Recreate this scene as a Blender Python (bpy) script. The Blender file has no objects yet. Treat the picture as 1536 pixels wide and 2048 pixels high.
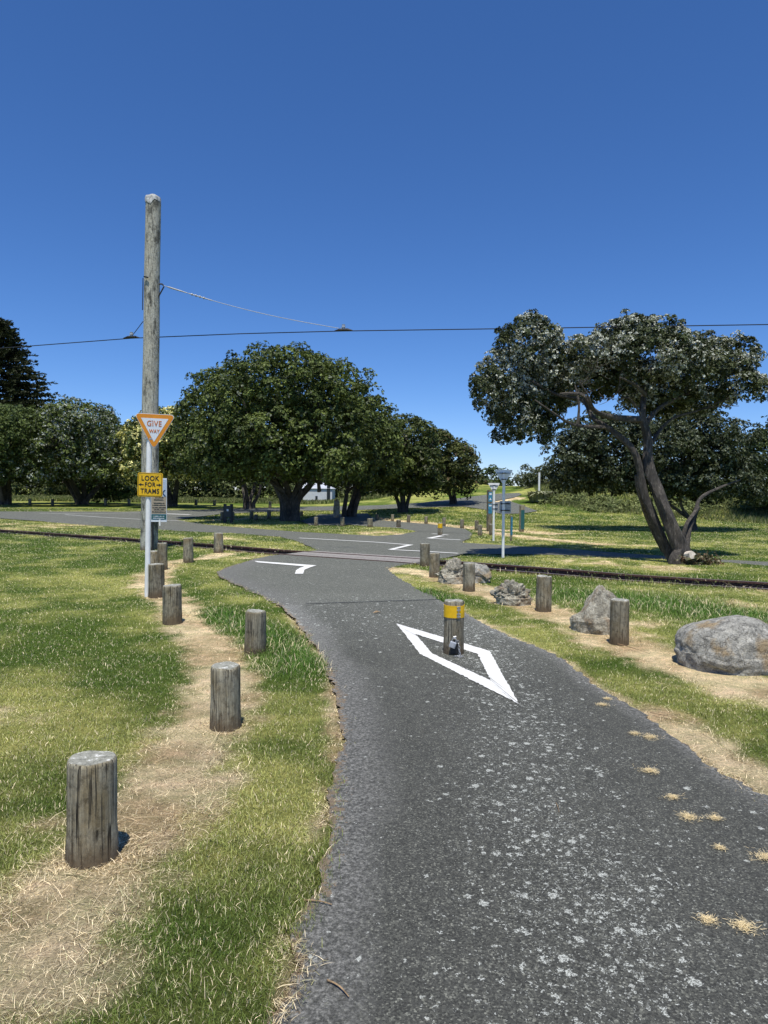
import bpy, bmesh, math, random
import numpy as np
from mathutils import Vector, Matrix, noise
from mathutils.geometry import tessellate_polygon
R = math.radians
random.seed(7)
rng = np.random.default_rng(11)
sc = bpy.context.scene
COL = sc.collection

# ------------------------------------------------------------------ camera
F = 1365.0
EYE = 1.6
PITCH = math.atan(42 / F)
ROLL = R(0.6)
cam_m = Matrix.Translation((0, 0, EYE)) @ (Matrix.Rotation(R(90) - PITCH, 4, 'X') @ Matrix.Rotation(ROLL, 4, 'Z'))
cd = bpy.data.cameras.new('camera'); cam = bpy.data.objects.new('camera', cd); COL.objects.link(cam)
cam.matrix_world = cam_m
cd.sensor_fit = 'AUTO'; cd.sensor_width = 36; cd.lens = F * 36 / 2048
cd.clip_start = 0.05; cd.clip_end = 4000
sc.camera = cam
sc.render.resolution_x = 768; sc.render.resolution_y = 1024
ROT = cam_m.to_3x3()

def ray(px, py):
    return ROT @ Vector(((px - 768) / F, -(py - 1024) / F, -1.0))

def P(px, py, Y):
    """point seen at photo pixel (px,py) at world depth Y"""
    d = ray(px, py)
    return Vector((0, 0, EYE)) + d * (Y / d.y)

def S(px, Y):
    """metres spanned by px photo pixels at depth Y"""
    return px * Y / F

# ------------------------------------------------------------------ noise + terrain
def _hash(ix, iy, seed):
    n = (ix.astype(np.int64) * 374761393 + iy.astype(np.int64) * 668265263 + seed * 1442695041) & 0x7fffffff
    n = ((n ^ (n >> 13)) * 1274126177) & 0x7fffffff
    n = (n ^ (n >> 16)) & 0xffffff
    return n / float(0xffffff)

def vnoise(x, y, s, seed=0):
    x = np.asarray(x, float) / s + 1000; y = np.asarray(y, float) / s + 1000
    ix = np.floor(x); iy = np.floor(y); fx = x - ix; fy = y - iy
    fx = fx * fx * (3 - 2 * fx); fy = fy * fy * (3 - 2 * fy)
    a = _hash(ix, iy, seed); b = _hash(ix + 1, iy, seed); c = _hash(ix, iy + 1, seed); d = _hash(ix + 1, iy + 1, seed)
    return (a * (1 - fx) + b * fx) * (1 - fy) + (c * (1 - fx) + d * fx) * fy

def fbm(x, y, s, seed=0, o=3):
    t = 0; a = .5; n = 0
    for i in range(o):
        t = t + a * vnoise(x, y, s / (2 ** i), seed + i * 17); n += a; a *= .55
    return t / n

def sst(a, b, v):
    t = np.clip((v - a) / (b - a), 0, 1)
    return t * t * (3 - 2 * t)

def hbase(x, y):
    x = np.asarray(x, float); y = np.asarray(y, float)
    w = sst(-7, 9, x)
    up = np.log1p(np.exp(np.clip((y - 37) / 2.0, -30, 30))) * 2.0
    right = np.minimum(.082 * up, 1.78 + 0 * up)
    right = right - .03 * np.clip(y - 64, 0, 60)
    left = .012 * np.clip(y - 30, 0, 45) - .02 * np.clip(y - 90, 0, 30)
    z = left * (1 - w) + right * w
    z = z + 1.1 * np.exp(-(((x - 5.5) / 5.0) ** 2 + ((y - 66) / 5.0) ** 2))
    z = z + .9 * sst(9, 18, x) * sst(38, 50, y) * (1 - sst(60, 120, y))
    return z * (1 - sst(150, 400, y)) - .0 * x

def G(px, py):
    """ground point under photo pixel"""
    d = ray(px, py)
    t = 1.0
    for i in range(4000):
        p = Vector((0, 0, EYE)) + d * t
        if p.z <= float(hbase(p.x, p.y)):
            lo, hi = t / 1.004 - .01, t
            for k in range(24):
                m = (lo + hi) / 2; q = Vector((0, 0, EYE)) + d * m
                if q.z <= float(hbase(q.x, q.y)): hi = m
                else: lo = m
            p = Vector((0, 0, EYE)) + d * hi
            p.z = float(hbase(p.x, p.y)); return p
        t = t * 1.004 + .01
        if p.y > 90: break
    p = Vector((0, 0, EYE)) + d * (62 / d.y); p.z = float(hbase(p.x, p.y))
    return p

def GL(pts): return [(q.x, q.y) for q in (G(*p) if len(p) == 2 else Vector(p[:2]) for p in pts)]

def W(*pts): return list(pts)

def dist_poly(x, y, pts):
    d = np.full(np.shape(x), 1e9)
    for (ax, ay), (bx, by) in zip(pts[:-1], pts[1:]):
        vx, vy = bx - ax, by - ay; L = vx * vx + vy * vy + 1e-9
        t = np.clip(((x - ax) * vx + (y - ay) * vy) / L, 0, 1)
        d = np.minimum(d, np.hypot(x - ax - t * vx, y - ay - t * vy))
    return d

def inpoly(x, y, pts):
    x = np.asarray(x); y = np.asarray(y); ins = np.zeros(x.shape, bool)
    n = len(pts); j = n - 1
    for i in range(n):
        xi, yi = pts[i]; xj, yj = pts[j]
        if yi != yj:
            c = ((yi > y) != (yj > y)) & (x < (xj - xi) * (y - yi) / (yj - yi) + xi)
            ins ^= c
        j = i
    return ins

# ------------------------------------------------------------------ materials
def nm(name):
    m = bpy.data.materials.new(name); m.use_nodes = True
    nt = m.node_tree; b = nt.nodes['Principled BSDF']
    return m, nt, b

def N(nt, t, **k):
    n = nt.nodes.new(t)
    for a, v in k.items():
        if a.startswith('_'): n.inputs[int(a[1:])].default_value = v
        else: setattr(n, a, v)
    return n

def ramp(nt, src, stops):
    r = nt.nodes.new('ShaderNodeValToRGB'); e = r.color_ramp.elements
    while len(e) < len(stops): e.new(.5)
    for i, (p, c) in enumerate(stops):
        e[i].position = p; e[i].color = (*c, 1) if len(c) == 3 else c
    nt.links.new(src, r.inputs[0]); return r.outputs[0]

def noi(nt, vec, scale, detail=4, rough=.6):
    n = N(nt, 'ShaderNodeTexNoise'); n.inputs['Scale'].default_value = scale
    n.inputs['Detail'].default_value = detail; n.inputs['Roughness'].default_value = rough
    if vec is not None: nt.links.new(vec, n.inputs['Vector'])
    return n.outputs['Fac']

def mix(nt, f, a, b, mode='MIX'):
    n = N(nt, 'ShaderNodeMix', data_type='RGBA', blend_type=mode)
    for s, i in ((f, 0), (a, 6), (b, 7)):
        if hasattr(s, 'is_output'): nt.links.new(s, n.inputs[i])
        elif i == 0: n.inputs[0].default_value = s
        else: n.inputs[i].default_value = (*s, 1)
    return n.outputs[2]

def mth(nt, op, a, b=None):
    n = N(nt, 'ShaderNodeMath', operation=op)
    for s, i in ((a, 0), (b, 1)):
        if s is None: continue
        if hasattr(s, 'is_output'): nt.links.new(s, n.inputs[i])
        else: n.inputs[i].default_value = s
    return n.outputs[0]

def vmap(nt, scale=(1, 1, 1), rnd=False, coord='Object'):
    tc = N(nt, 'ShaderNodeTexCoord'); out = tc.outputs[coord]
    if rnd:
        oi = N(nt, 'ShaderNodeObjectInfo'); cx = N(nt, 'ShaderNodeVectorMath', operation='ADD')
        mu = mth(nt, 'MULTIPLY', oi.outputs['Random'], 37.0)
        nt.links.new(out, cx.inputs[0]); nt.links.new(mu, cx.inputs[1]); out = cx.outputs[0]
    mp = N(nt, 'ShaderNodeMapping'); mp.inputs['Scale'].default_value = scale
    nt.links.new(out, mp.inputs[0]); return mp.outputs[0]

def bump(nt, b, h, st=.5, dist=.01):
    n = N(nt, 'ShaderNodeBump'); n.inputs['Strength'].default_value = st; n.inputs['Distance'].default_value = dist
    nt.links.new(h, n.inputs['Height']); nt.links.new(n.outputs[0], b.inputs['Normal'])

def plain(name, c, rough=.5, metal=0, var=.12, scale=30):
    m, nt, b = nm(name)
    v = vmap(nt, (1, 1, 1), True)
    f = noi(nt, v, scale)
    d = tuple(max(0, x * (1 - var * 2)) for x in c); l = tuple(min(1, x * (1 + var)) for x in c)
    nt.links.new(ramp(nt, f, [(.3, d), (.65, l)]), b.inputs['Base Color'])
    b.inputs['Roughness'].default_value = rough; b.inputs['Metallic'].default_value = metal
    return m

def attr_mat(name, rough=.6, trans=.0, spec=.5, fine=0):
    m, nt, b = nm(name)
    a = N(nt, 'ShaderNodeAttribute', attribute_name='Col')
    col = a.outputs['Color']
    b.inputs['Roughness'].default_value = rough; b.inputs['Specular IOR Level'].default_value = spec
    nt.links.new(col, b.inputs['Base Color'])
    if trans:
        t = N(nt, 'ShaderNodeBsdfTranslucent'); nt.links.new(mix(nt, 1.0, col, (1.0, 1.0, .5), 'MULTIPLY'), t.inputs[0])
        mx = N(nt, 'ShaderNodeMixShader', _0=trans)
        nt.links.new(b.outputs[0], mx.inputs[1]); nt.links.new(t.outputs[0], mx.inputs[2])
        nt.links.new(mx.outputs[0], nt.nodes['Material Output'].inputs[0])
    return m

M = {}
M['leaf'] = attr_mat('leaf', .55, .12, .22)
M['grass'] = attr_mat('grass_blade', .6, .2, .3)

def m_ground():
    m, nt, b = nm('turf')
    a = N(nt, 'ShaderNodeAttribute', attribute_name='Col')
    v = vmap(nt)
    f1 = noi(nt, v, 85, 6, .85); f2 = noi(nt, v, 9, 4, .65)
    vs = vmap(nt, (1, 2.5, 1)); f3 = noi(nt, vs, 1.7, 5, .7)
    c = mix(nt, 1.0, a.outputs['Color'], ramp(nt, f1, [(.32, (.35, .36, .33)), (.5, (1, 1, 1)), (.68, (1.6, 1.55, 1.4))]), 'MULTIPLY')
    c = mix(nt, 1.0, c, ramp(nt, f2, [(.3, (.7, .74, .66)), (.7, (1.25, 1.2, 1.15))]), 'MULTIPLY')
    c = mix(nt, 1.0, c, ramp(nt, f3, [(.3, (.75, .82, .7)), (.7, (1.25, 1.15, 1.2))]), 'MULTIPLY')
    nt.links.new(c, b.inputs['Base Color']); b.inputs['Roughness'].default_value = .95
    b.inputs['Specular IOR Level'].default_value = .1
    bump(nt, b, f1, .9, .03)
    return m
M['ground'] = m_ground()

def m_asphalt(name, dark, light, lich=True):
    m, nt, b = nm(name)
    v = vmap(nt)
    fine = noi(nt, v, 190, 3, .8)
    vor = N(nt, 'ShaderNodeTexVoronoi'); vor.inputs['Scale'].default_value = 150; nt.links.new(v, vor.inputs['Vector'])
    stone = vor.outputs['Color']
    big = noi(nt, v, 1.3, 5, .65)
    c = mix(nt, big, dark, light)
    sp = N(nt, 'ShaderNodeSeparateColor'); nt.links.new(stone, sp.inputs[0])
    c = mix(nt, 1.0, c, ramp(nt, sp.outputs[0], [(.0, (.5, .5, .5)), (.5, (.9, .9, .9)), (.88, (1.35, 1.35, 1.3)), (1, (2.9, 2.9, 2.75))]), 'MULTIPLY')
    c = mix(nt, 1.0, c, ramp(nt, fine, [(.32, (.62, .62, .62)), (.68, (1.4, 1.4, 1.4))]), 'MULTIPLY')
    mid = noi(nt, v, 14, 4, .7)
    c = mix(nt, 1.0, c, ramp(nt, mid, [(.3, (.82, .82, .82)), (.7, (1.15, 1.15, 1.15))]), 'MULTIPLY')
    if lich:
        at = N(nt, 'ShaderNodeAttribute', attribute_name='lichen')
        sa = N(nt, 'ShaderNodeSeparateColor'); nt.links.new(at.outputs['Color'], sa.inputs[0])
        # worn stony edge
        ed = noi(nt, v, 60, 3, .8)
        ecol = ramp(nt, ed, [(.36, (.04, .04, .037)), (.5, (.135, .134, .126)), (.66, (.36, .355, .33))])
        c = mix(nt, mth(nt, 'MULTIPLY', sa.outputs[1], .8), c, ecol)
        sf = noi(nt, v, 23, 5, .75)
        sfm = mth(nt, 'GREATER_THAN', mth(nt, 'ADD', sa.outputs[1], mth(nt, 'MULTIPLY', sf, .9)), 1.38)
        c = mix(nt, mth(nt, 'MULTIPLY', sfm, .85), c, ramp(nt, fine, [(.3, (.08, .055, .035)), (.7, (.30, .23, .15))]))
        # round crusty lichen spots
        wv = N(nt, 'ShaderNodeVectorMath', operation='ADD')
        nz = N(nt, 'ShaderNodeTexNoise'); nz.inputs['Scale'].default_value = 75; nz.inputs['Detail'].default_value = 3; nt.links.new(v, nz.inputs['Vector'])
        ms = N(nt, 'ShaderNodeVectorMath', operation='SCALE'); ms.inputs['Scale'].default_value = .048
        nt.links.new(nz.outputs['Color'], ms.inputs[0]); nt.links.new(v, wv.inputs[0]); nt.links.new(ms.outputs[0], wv.inputs[1])
        def spots(scale, thr, gate):
            vo = N(nt, 'ShaderNodeTexVoronoi'); vo.inputs['Scale'].default_value = scale; vo.inputs['Randomness'].default_value = 1
            nt.links.new(wv.outputs[0], vo.inputs['Vector'])
            sc_ = N(nt, 'ShaderNodeSeparateColor'); nt.links.new(vo.outputs['Color'], sc_.inputs[0])
            rad = mth(nt, 'MULTIPLY', sc_.outputs[1], thr)
            on = mth(nt, 'LESS_THAN', sc_.outputs[0], mth(nt, 'MULTIPLY', sa.outputs[0], gate))
            ins = ramp(nt, mth(nt, 'SUBTRACT', rad, vo.outputs['Distance']), [(.0, (0, 0, 0)), (.06, (1, 1, 1))])
            return mth(nt, 'MULTIPLY', ins, on)
        s1 = spots(19, .46, .55); s2 = spots(42, .5, .62); s3 = spots(95, .6, .38)
        al = mth(nt, 'MAXIMUM', s1, mth(nt, 'MAXIMUM', s2, mth(nt, 'MULTIPLY', s3, .8)))
        tex = noi(nt, v, 150, 4, .85)
        al = mth(nt, 'MULTIPLY', al, ramp(nt, tex, [(.45, (0, 0, 0)), (.52, (1, 1, 1))]))
        c = mix(nt, mth(nt, 'MULTIPLY', al, .95), c, (.56, .58, .53))
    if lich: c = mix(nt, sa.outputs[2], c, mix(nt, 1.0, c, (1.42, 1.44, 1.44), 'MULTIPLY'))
    nt.links.new(c, b.inputs['Base Color'])
    b.inputs['Roughness'].default_value = .85; b.inputs['Specular IOR Level'].default_value = .3
    bump(nt, b, fine, .8, .006)
    return m
M['asphalt'] = m_asphalt('old_asphalt', (.054, .055, .048), (.092, .093, .082))
M['asphalt2'] = m_asphalt('road_asphalt', (.098, .102, .088), (.142, .146, .126))

def m_paint():
    m, nt, b = nm('road_paint')
    v = vmap(nt); f = noi(nt, v, 130, 4, .8); g = noi(nt, v, 12, 4, .7)
    c = ramp(nt, mth(nt, 'ADD', f, mth(nt, 'MULTIPLY', g, .35)), [(.47, (.09, .092, .085)), (.515, (.50, .50, .48)), (.58, (.68, .68, .65)), (.8, (.78, .78, .75))])
    nt.links.new(c, b.inputs['Base Color']); b.inputs['Roughness'].default_value = .7
    bump(nt, b, f, .6, .004)
    return m
M['paint'] = m_paint()

def m_wood(name, lo, hi, warm, top, zs=2.2, fs=55, blotch=0.0):
    m, nt, b = nm(name)
    v = vmap(nt, (1, 1, zs / fs), True)
    g = noi(nt, v, fs, 5, .7)
    v2 = vmap(nt, (1, 1, .6), True); patch = noi(nt, v2, 7, 3, .6)
    v3 = vmap(nt, (1, 1, .035), True); cr = noi(nt, v3, 34, 3, .55)
    c = ramp(nt, g, [(.28, lo), (.72, hi)])
    c = mix(nt, ramp(nt, patch, [(.42, (0, 0, 0)), (.66, (.75, .75, .75))]), c, warm)
    crk = ramp(nt, cr, [(.315, (1, 1, 1)), (.345, (0, 0, 0))])
    c = mix(nt, crk, c, (.015, .013, .01))
    if blotch:
        v4 = vmap(nt, (1, 1, .45), True); bl = noi(nt, v4, 3.2, 6, .7)
        c = mix(nt, mth(nt, 'MULTIPLY', ramp(nt, bl, [(.52, (0, 0, 0)), (.62, (1, 1, 1))]), blotch), c, (.045, .045, .04))
    oi = N(nt, 'ShaderNodeObjectInfo')
    c = mix(nt, 1.0, c, ramp(nt, oi.outputs['Random'], [(0, (.72, .70, .66)), (.5, (1, .98, .92)), (1, (1.18, 1.18, 1.16))]), 'MULTIPLY')
    kn = noi(nt, vmap(nt, (1, 1, .8), True), 26, 6, .75)
    c = mix(nt, 1.0, c, ramp(nt, kn, [(.33, (.45, .43, .40)), (.48, (1, 1, 1)), (.7, (1.3, 1.28, 1.22))]), 'MULTIPLY')
    fc = noi(nt, vmap(nt, (1, 1, .03), True), 120, 2, .5)
    fcr = ramp(nt, fc, [(.36, (1, 1, 1)), (.40, (0, 0, 0))])
    c = mix(nt, mth(nt, 'MULTIPLY', fcr, .8), c, (.03, .026, .02))
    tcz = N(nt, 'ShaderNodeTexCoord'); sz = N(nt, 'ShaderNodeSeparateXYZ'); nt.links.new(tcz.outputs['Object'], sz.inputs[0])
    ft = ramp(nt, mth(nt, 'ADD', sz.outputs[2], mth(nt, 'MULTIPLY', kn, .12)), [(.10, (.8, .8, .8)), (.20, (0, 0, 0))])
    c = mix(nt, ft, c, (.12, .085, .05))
    ge = N(nt, 'ShaderNodeNewGeometry'); sx = N(nt, 'ShaderNodeSeparateXYZ'); nt.links.new(ge.outputs['Normal'], sx.inputs[0])
    tp = ramp(nt, sx.outputs[2], [(.55, (0, 0, 0)), (.8, (1, 1, 1))])
    v5 = vmap(nt, (1, 1, 1), True); tn = noi(nt, v5, 22, 5, .75)
    tc = ramp(nt, tn, [(.3, tuple(x * .35 for x in top)), (.5, top), (.57, top), (.61, (.72, .72, .68))])
    c = mix(nt, tp, c, tc)
    nt.links.new(c, b.inputs['Base Color']); b.inputs['Roughness'].default_value = .85
    b.inputs['Specular IOR Level'].default_value = .25
    hh = mth(nt, 'SUBTRACT', mth(nt, 'ADD', g, mth(nt, 'MULTIPLY', kn, .8)), mth(nt, 'MULTIPLY', mth(nt, 'MAXIMUM', crk, fcr), 1.2))
    bump(nt, b, hh, .7, .008)
    return m
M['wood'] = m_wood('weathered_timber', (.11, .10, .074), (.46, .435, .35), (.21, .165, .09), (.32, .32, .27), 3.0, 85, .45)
M['pole'] = m_wood('pole_timber', (.25, .245, .215), (.52, .51, .45), (.38, .36, .30), (.5, .5, .46), 1.0, 40, .85)
M['white'] = plain('white_paint_metal', (.88, .88, .86), .35, 0, .05, 9)
M['zinc'] = plain('galvanised_metal', (.42, .43, .44), .45, .5, .2, 25)
M['dark'] = plain('dark_steel', (.03, .03, .032), .5, .3, .2)
M['cable'] = plain('wire_black', (.015, .015, .018), .5, 0, .1)
M['cablew'] = plain('wire_steel', (.55, .57, .60), .35, .4, .1)
M['orange'] = plain('orange_reflective', (.70, .26, .012), .4, 0, .06, 8)
M['yellow'] = plain('yellow_reflective', (.80, .48, .008), .4, 0, .10, 12)
M['signwhite'] = plain('sign_white', (.70, .74, .80), .35, 0, .03, 8)
M['black'] = plain('sign_black', (.012, .012, .014), .5, 0, .1)
M['textorange'] = plain('text_orange', (.52, .16, .03), .5, 0, .06)
M['tan'] = plain('notice_tan', (.36, .30, .22), .5, 0, .06)
M['navy'] = plain('notice_navy', (.03, .07, .14), .5, 0, .06)
M['teal'] = plain('notice_teal', (.015, .10, .10), .5, 0, .06)
M['blue'] = plain('blue_panel', (.04, .22, .36), .45, 0, .2, 10)
M['rail'] = plain('rusty_rail', (.13, .065, .045), .7, .3, .35, 40)
M['railtop'] = plain('rail_head', (.30, .24, .21), .45, .6, .3, 30)
M['concrete'] = plain('concrete', (.27, .25, .23), .9, 0, .2, 18)
M['ballast'] = plain('ballast_dirt', (.045, .03, .022), .95, 0, .4, 45)
M['straw'] = plain('straw', (.52, .40, .20), .8, 0, .2, 60)
M['twig'] = plain('twig_wood', (.32, .22, .12), .8, 0, .3, 60)
M['housewall'] = plain('house_wall', (.62, .66, .70), .7, 0, .06, 2)
M['houseroof'] = plain('house_roof', (.55, .58, .62), .5, .1, .08, 2)
M['door'] = plain('dark_door', (.02, .03, .035), .5, 0, .1)
M['cream'] = plain('bare_wood', (.62, .55, .46), .8, 0, .2, 12)

def m_bark(name, a, b_, c_):
    m, nt, b = nm(name)
    v = vmap(nt, (1, 1, .22)); f = noi(nt, v, 22, 6, .8); g = noi(nt, vmap(nt), 2.5, 4, .6)
    c = ramp(nt, f, [(.3, a), (.55, b_), (.75, c_)])
    c = mix(nt, 1.0, c, ramp(nt, g, [(.35, (.6, .6, .6)), (.65, (1.3, 1.25, 1.2))]), 'MULTIPLY')
    nt.links.new(c, b.inputs['Base Color']); b.inputs['Roughness'].default_value = .9
    bump(nt, b, f, 1, .04)
    return m
M['bark'] = m_bark('bark', (.02, .018, .016), (.085, .076, .066), (.30, .28, .25))

def m_rock(name, stops, patch, ps=4, bs=1.0):
    m, nt, b = nm(name)
    v = vmap(nt, (1, 1, 1), False); f = noi(nt, v, 12, 8, .72); g = noi(nt, v, ps, 4, .6); k = noi(nt, v, 70, 4, .75)
    c = ramp(nt, f, stops)
    c = mix(nt, ramp(nt, g, [(.52, (0, 0, 0)), (.62, (.85, .85, .85))]), c, patch)
    vo = N(nt, 'ShaderNodeTexVoronoi', feature='DISTANCE_TO_EDGE'); vo.inputs['Scale'].default_value = 6
    nv = N(nt, 'ShaderNodeTexNoise'); nv.inputs['Scale'].default_value = 5; nv.inputs['Detail'].default_value = 5; nt.links.new(v, nv.inputs['Vector'])
    nt.links.new(nv.outputs['Color'], vo.inputs['Vector'])
    crk = ramp(nt, vo.outputs['Distance'], [(.0, (.35, .33, .3)), (.035, (1, 1, 1))])
    c = mix(nt, .8, c, crk, 'MULTIPLY')
    c = mix(nt, 1.0, c, ramp(nt, k, [(.3, (.6, .6, .6)), (.7, (1.35, 1.35, 1.3))]), 'MULTIPLY')
    nt.links.new(c, b.inputs['Base Color']); b.inputs['Roughness'].default_value = .9
    bump(nt, b, mth(nt, 'ADD', mth(nt, 'ADD', f, mth(nt, 'MULTIPLY', k, .4)), mth(nt, 'MULTIPLY', crk, .25)), 1.0, .035 * bs)
    return m
M['rock'] = m_rock('boulder_stone', [(.3, (.16, .155, .14)), (.5, (.36, .35, .315)), (.7, (.60, .58, .52))], (.33, .24, .13), 3.2)
M['rock2'] = m_rock('brown_stone', [(.3, (.15, .135, .105)), (.5, (.42, .39, .315)), (.7, (.72, .69, .58))], (.27, .20, .13), 5, 1.2)

# ------------------------------------------------------------------ object helpers
def tag(o, label=None, cat=None, group=None, kind=None):
    if label: o['label'] = label
    if cat: o['category'] = cat
    if group: o['group'] = group
    if kind: o['kind'] = kind
    return o

class MB:
    def __init__(s): s.v = []; s.f = []
    def add(s, vs, fs):
        o = len(s.v); s.v += [tuple(v) for v in vs]; s.f += [tuple(i + o for i in f) for f in fs]; return s
    def box(s, c, d, m=None):
        x, y, z = d[0] / 2, d[1] / 2, d[2] / 2; c = Vector(c)
        vs = [Vector((a, b, e)) for a in (-x, x) for b in (-y, y) for e in (-z, z)]
        vs = [(m @ v if m else v) + c for v in vs]
        return s.add(vs, [(0, 1, 3, 2), (4, 6, 7, 5), (0, 4, 5, 1), (2, 3, 7, 6), (0, 2, 6, 4), (1, 5, 7, 3)])
    def tube(s, pts, rad, seg=10, cap=True, wob=0):
        pts = [Vector(p) for p in pts]; n = len(pts)
        if not hasattr(rad, '__len__'): rad = [rad] * n
        vs = []; up = Vector((0.13, 1, .07)).normalized()
        ph = random.random() * 6
        for i, p in enumerate(pts):
            t = (pts[min(i + 1, n - 1)] - pts[max(i - 1, 0)]).normalized()
            a = t.cross(up)
            if a.length < .1: a = t.cross(Vector((1, 0, 0)))
            a.normalize(); b = t.cross(a)
            for k in range(seg):
                th = 2 * math.pi * k / seg
                r = rad[i] * (1 + wob * math.sin(3 * th + ph + i * .5) + wob * .6 * math.sin(5 * th - ph + i * .8))
                vs.append(p + (a * math.cos(th) + b * math.sin(th)) * r)
        fs = []
        for i in range(n - 1):
            for k in range(seg):
                k2 = (k + 1) % seg
                fs.append((i * seg + k, i * seg + k2, (i + 1) * seg + k2, (i + 1) * seg + k))
        if cap:
            fs.append(tuple(range(seg))[::-1]); fs.append(tuple((n - 1) * seg + k for k in range(seg)))
        return s.add(vs, fs)
    def prism(s, pts, z0, z1):
        n = len(pts)
        vs = [(x, y, z0) for x, y in pts] + [(x, y, z1) for x, y in pts]
        fs = [tuple(range(n))[::-1], tuple(range(n, 2 * n))] + [(i, (i + 1) % n, n + (i + 1) % n, n + i) for i in range(n)]
        return s.add(vs, fs)
    def plate(s, pts, y0, y1):
        """outline in x,z extruded along y"""
        n = len(pts)
        vs = [(x, y0, z) for x, z in pts] + [(x, y1, z) for x, z in pts]
        fs = [tuple(range(n)), tuple(range(n, 2 * n))[::-1]] + [(i, n + i, n + (i + 1) % n, (i + 1) % n) for i in range(n)]
        return s.add(vs, fs)
    def build(s, name, mat, parent=None, loc=None, smooth=False, bev=0):
        me = bpy.data.meshes.new(name); me.from_pydata(s.v, [], s.f); me.update()
        bm = bmesh.new(); bm.from_mesh(me); bmesh.ops.recalc_face_normals(bm, faces=bm.faces[:]); bm.to_mesh(me); bm.free()
        me.materials.append(mat)
        if smooth:
            for p in me.polygons: p.use_smooth = True
            try: me.set_sharp_from_angle(angle=R(40))
            except Exception: pass
        o = bpy.data.objects.new(name, me); COL.objects.link(o)
        if parent: o.parent = parent
        if loc is not None: o.location = loc
        if bev:
            b = o.modifiers.new('bevel', 'BEVEL'); b.width = bev; b.segments = 2; b.limit_method = 'ANGLE'
        return o

def empty(name, loc, rz=0, **k):
    o = bpy.data.objects.new(name, None); COL.objects.link(o); o.empty_display_size = .2
    o.location = loc; o.rotation_euler = (0, 0, rz); tag(o, **k); return o

def npmesh(name, verts, nper, mat, cols=None, parent=None, smooth=False):
    """faces are consecutive runs of nper vertices"""
    nv = len(verts); nf = nv // nper
    me = bpy.data.meshes.new(name)
    me.vertices.add(nv); me.vertices.foreach_set('co', np.ascontiguousarray(verts, dtype=np.float32).ravel())
    me.loops.add(nv); me.loops.foreach_set('vertex_index', np.arange(nv, dtype=np.int32))
    me.polygons.add(nf); me.polygons.foreach_set('loop_start', np.arange(0, nv, nper, dtype=np.int32))
    me.update(calc_edges=True)
    if cols is not None:
        ca = me.color_attributes.new('Col', 'FLOAT_COLOR', 'POINT')
        c4 = np.ones((nv, 4), np.float32); c4[:, :3] = np.repeat(cols, nv // len(cols), axis=0)
        ca.data.foreach_set('color', c4.ravel())
    me.materials.append(mat); me.validate()
    o = bpy.data.objects.new(name, me); COL.objects.link(o)
    if parent: o.parent = parent
    return o

def text_part(name, body, size, mat, parent, x, z, y, bold=0.0, sx=1.0):
    cu = bpy.data.curves.new(name, 'FONT'); cu.body = body; cu.size = size; cu.align_x = 'CENTER'; cu.align_y = 'CENTER'
    cu.extrude = .0015; cu.offset = bold; cu.space_character = 1.12
    tmp = bpy.data.objects.new('tmp_text', cu); COL.objects.link(tmp)
    dg = bpy.context.evaluated_depsgraph_get()
    me = bpy.data.meshes.new_from_object(tmp.evaluated_get(dg)); bpy.data.objects.remove(tmp)
    me.transform(Matrix.Translation((x, y, z)) @ Matrix.Rotation(R(90), 4, 'X') @ Matrix.Scale(sx, 4, (1, 0, 0)))
    me.materials.clear(); me.materials.append(mat); me.name = name
    o = bpy.data.objects.new(name, me); COL.objects.link(o); o.parent = parent
    return o

# ------------------------------------------------------------------ layout of the paved areas (from where they stand)
FOOT = [(-.5, -8)] + GL([(545, 2048), (575, 1985), (603, 1935), (583, 1880), (600, 1830), (636, 1786), (650, 1695), (660, 1640),
        (663, 1590), (678, 1500), (681, 1440), (668, 1370), (645, 1320), (618, 1275), (585, 1235), (560, 1212)]) + \
       GL([(700, 1206), (880, 1200), (940, 1232), (1000, 1265), (1060, 1288), (1130, 1322), (1180, 1366), (1240, 1403), (1300, 1440),
           (1350, 1475), (1390, 1503), (1450, 1550), (1536, 1600)]) + [(2.25, 2.6), (2.5, 1), (2.5, -8)]
LEFTEDGE = FOOT[:17]
_a, _b = Vector(GL([(1240, 1106)])[0]), Vector(GL([(1536, 1124)])[0]); _c, _d = Vector(GL([(1240, 1115)])[0]), Vector(GL([(1536, 1132)])[0])
ext_a = tuple(_b + (_b - _a).normalized() * 18); ext_b = tuple(_d + (_b - _a).normalized() * 18)
ROAD = GL([(560, 1212), (520, 1192), (470, 1168), (432, 1152), (440, 1140), (480, 1126), (512, 1117), (545, 1111), (590, 1106), (634, 1101), (615, 1092),
        (597, 1083), (560, 1074), (480, 1068), (354, 1062), (270, 1057), (100, 1045), (0, 1038)]) + [(-34, 45), (-60, 62), (-60, 75), (-34, 55)] + \
       GL([(0, 1024), (150, 1024), (250, 1024.5), (330, 1032), (352, 1041), (380, 1046), (480, 1055), (600, 1064), (757, 1072), (800, 1069), (832, 1063),
        (880, 1060), (945, 1068), (940, 1076), (922, 1085), (1046, 1093), (1120, 1097), (1240, 1106), (1400, 1117), (1536, 1124)]) + [ext_a, ext_b] + \
       GL([(1536, 1132), (1400, 1121), (1240, 1115), (1100, 1109.5), (925, 1108), (880, 1118), (840, 1128), (800, 1131), (776, 1137), (790, 1152), (830, 1175), (880, 1200), (700, 1206)])
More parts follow.
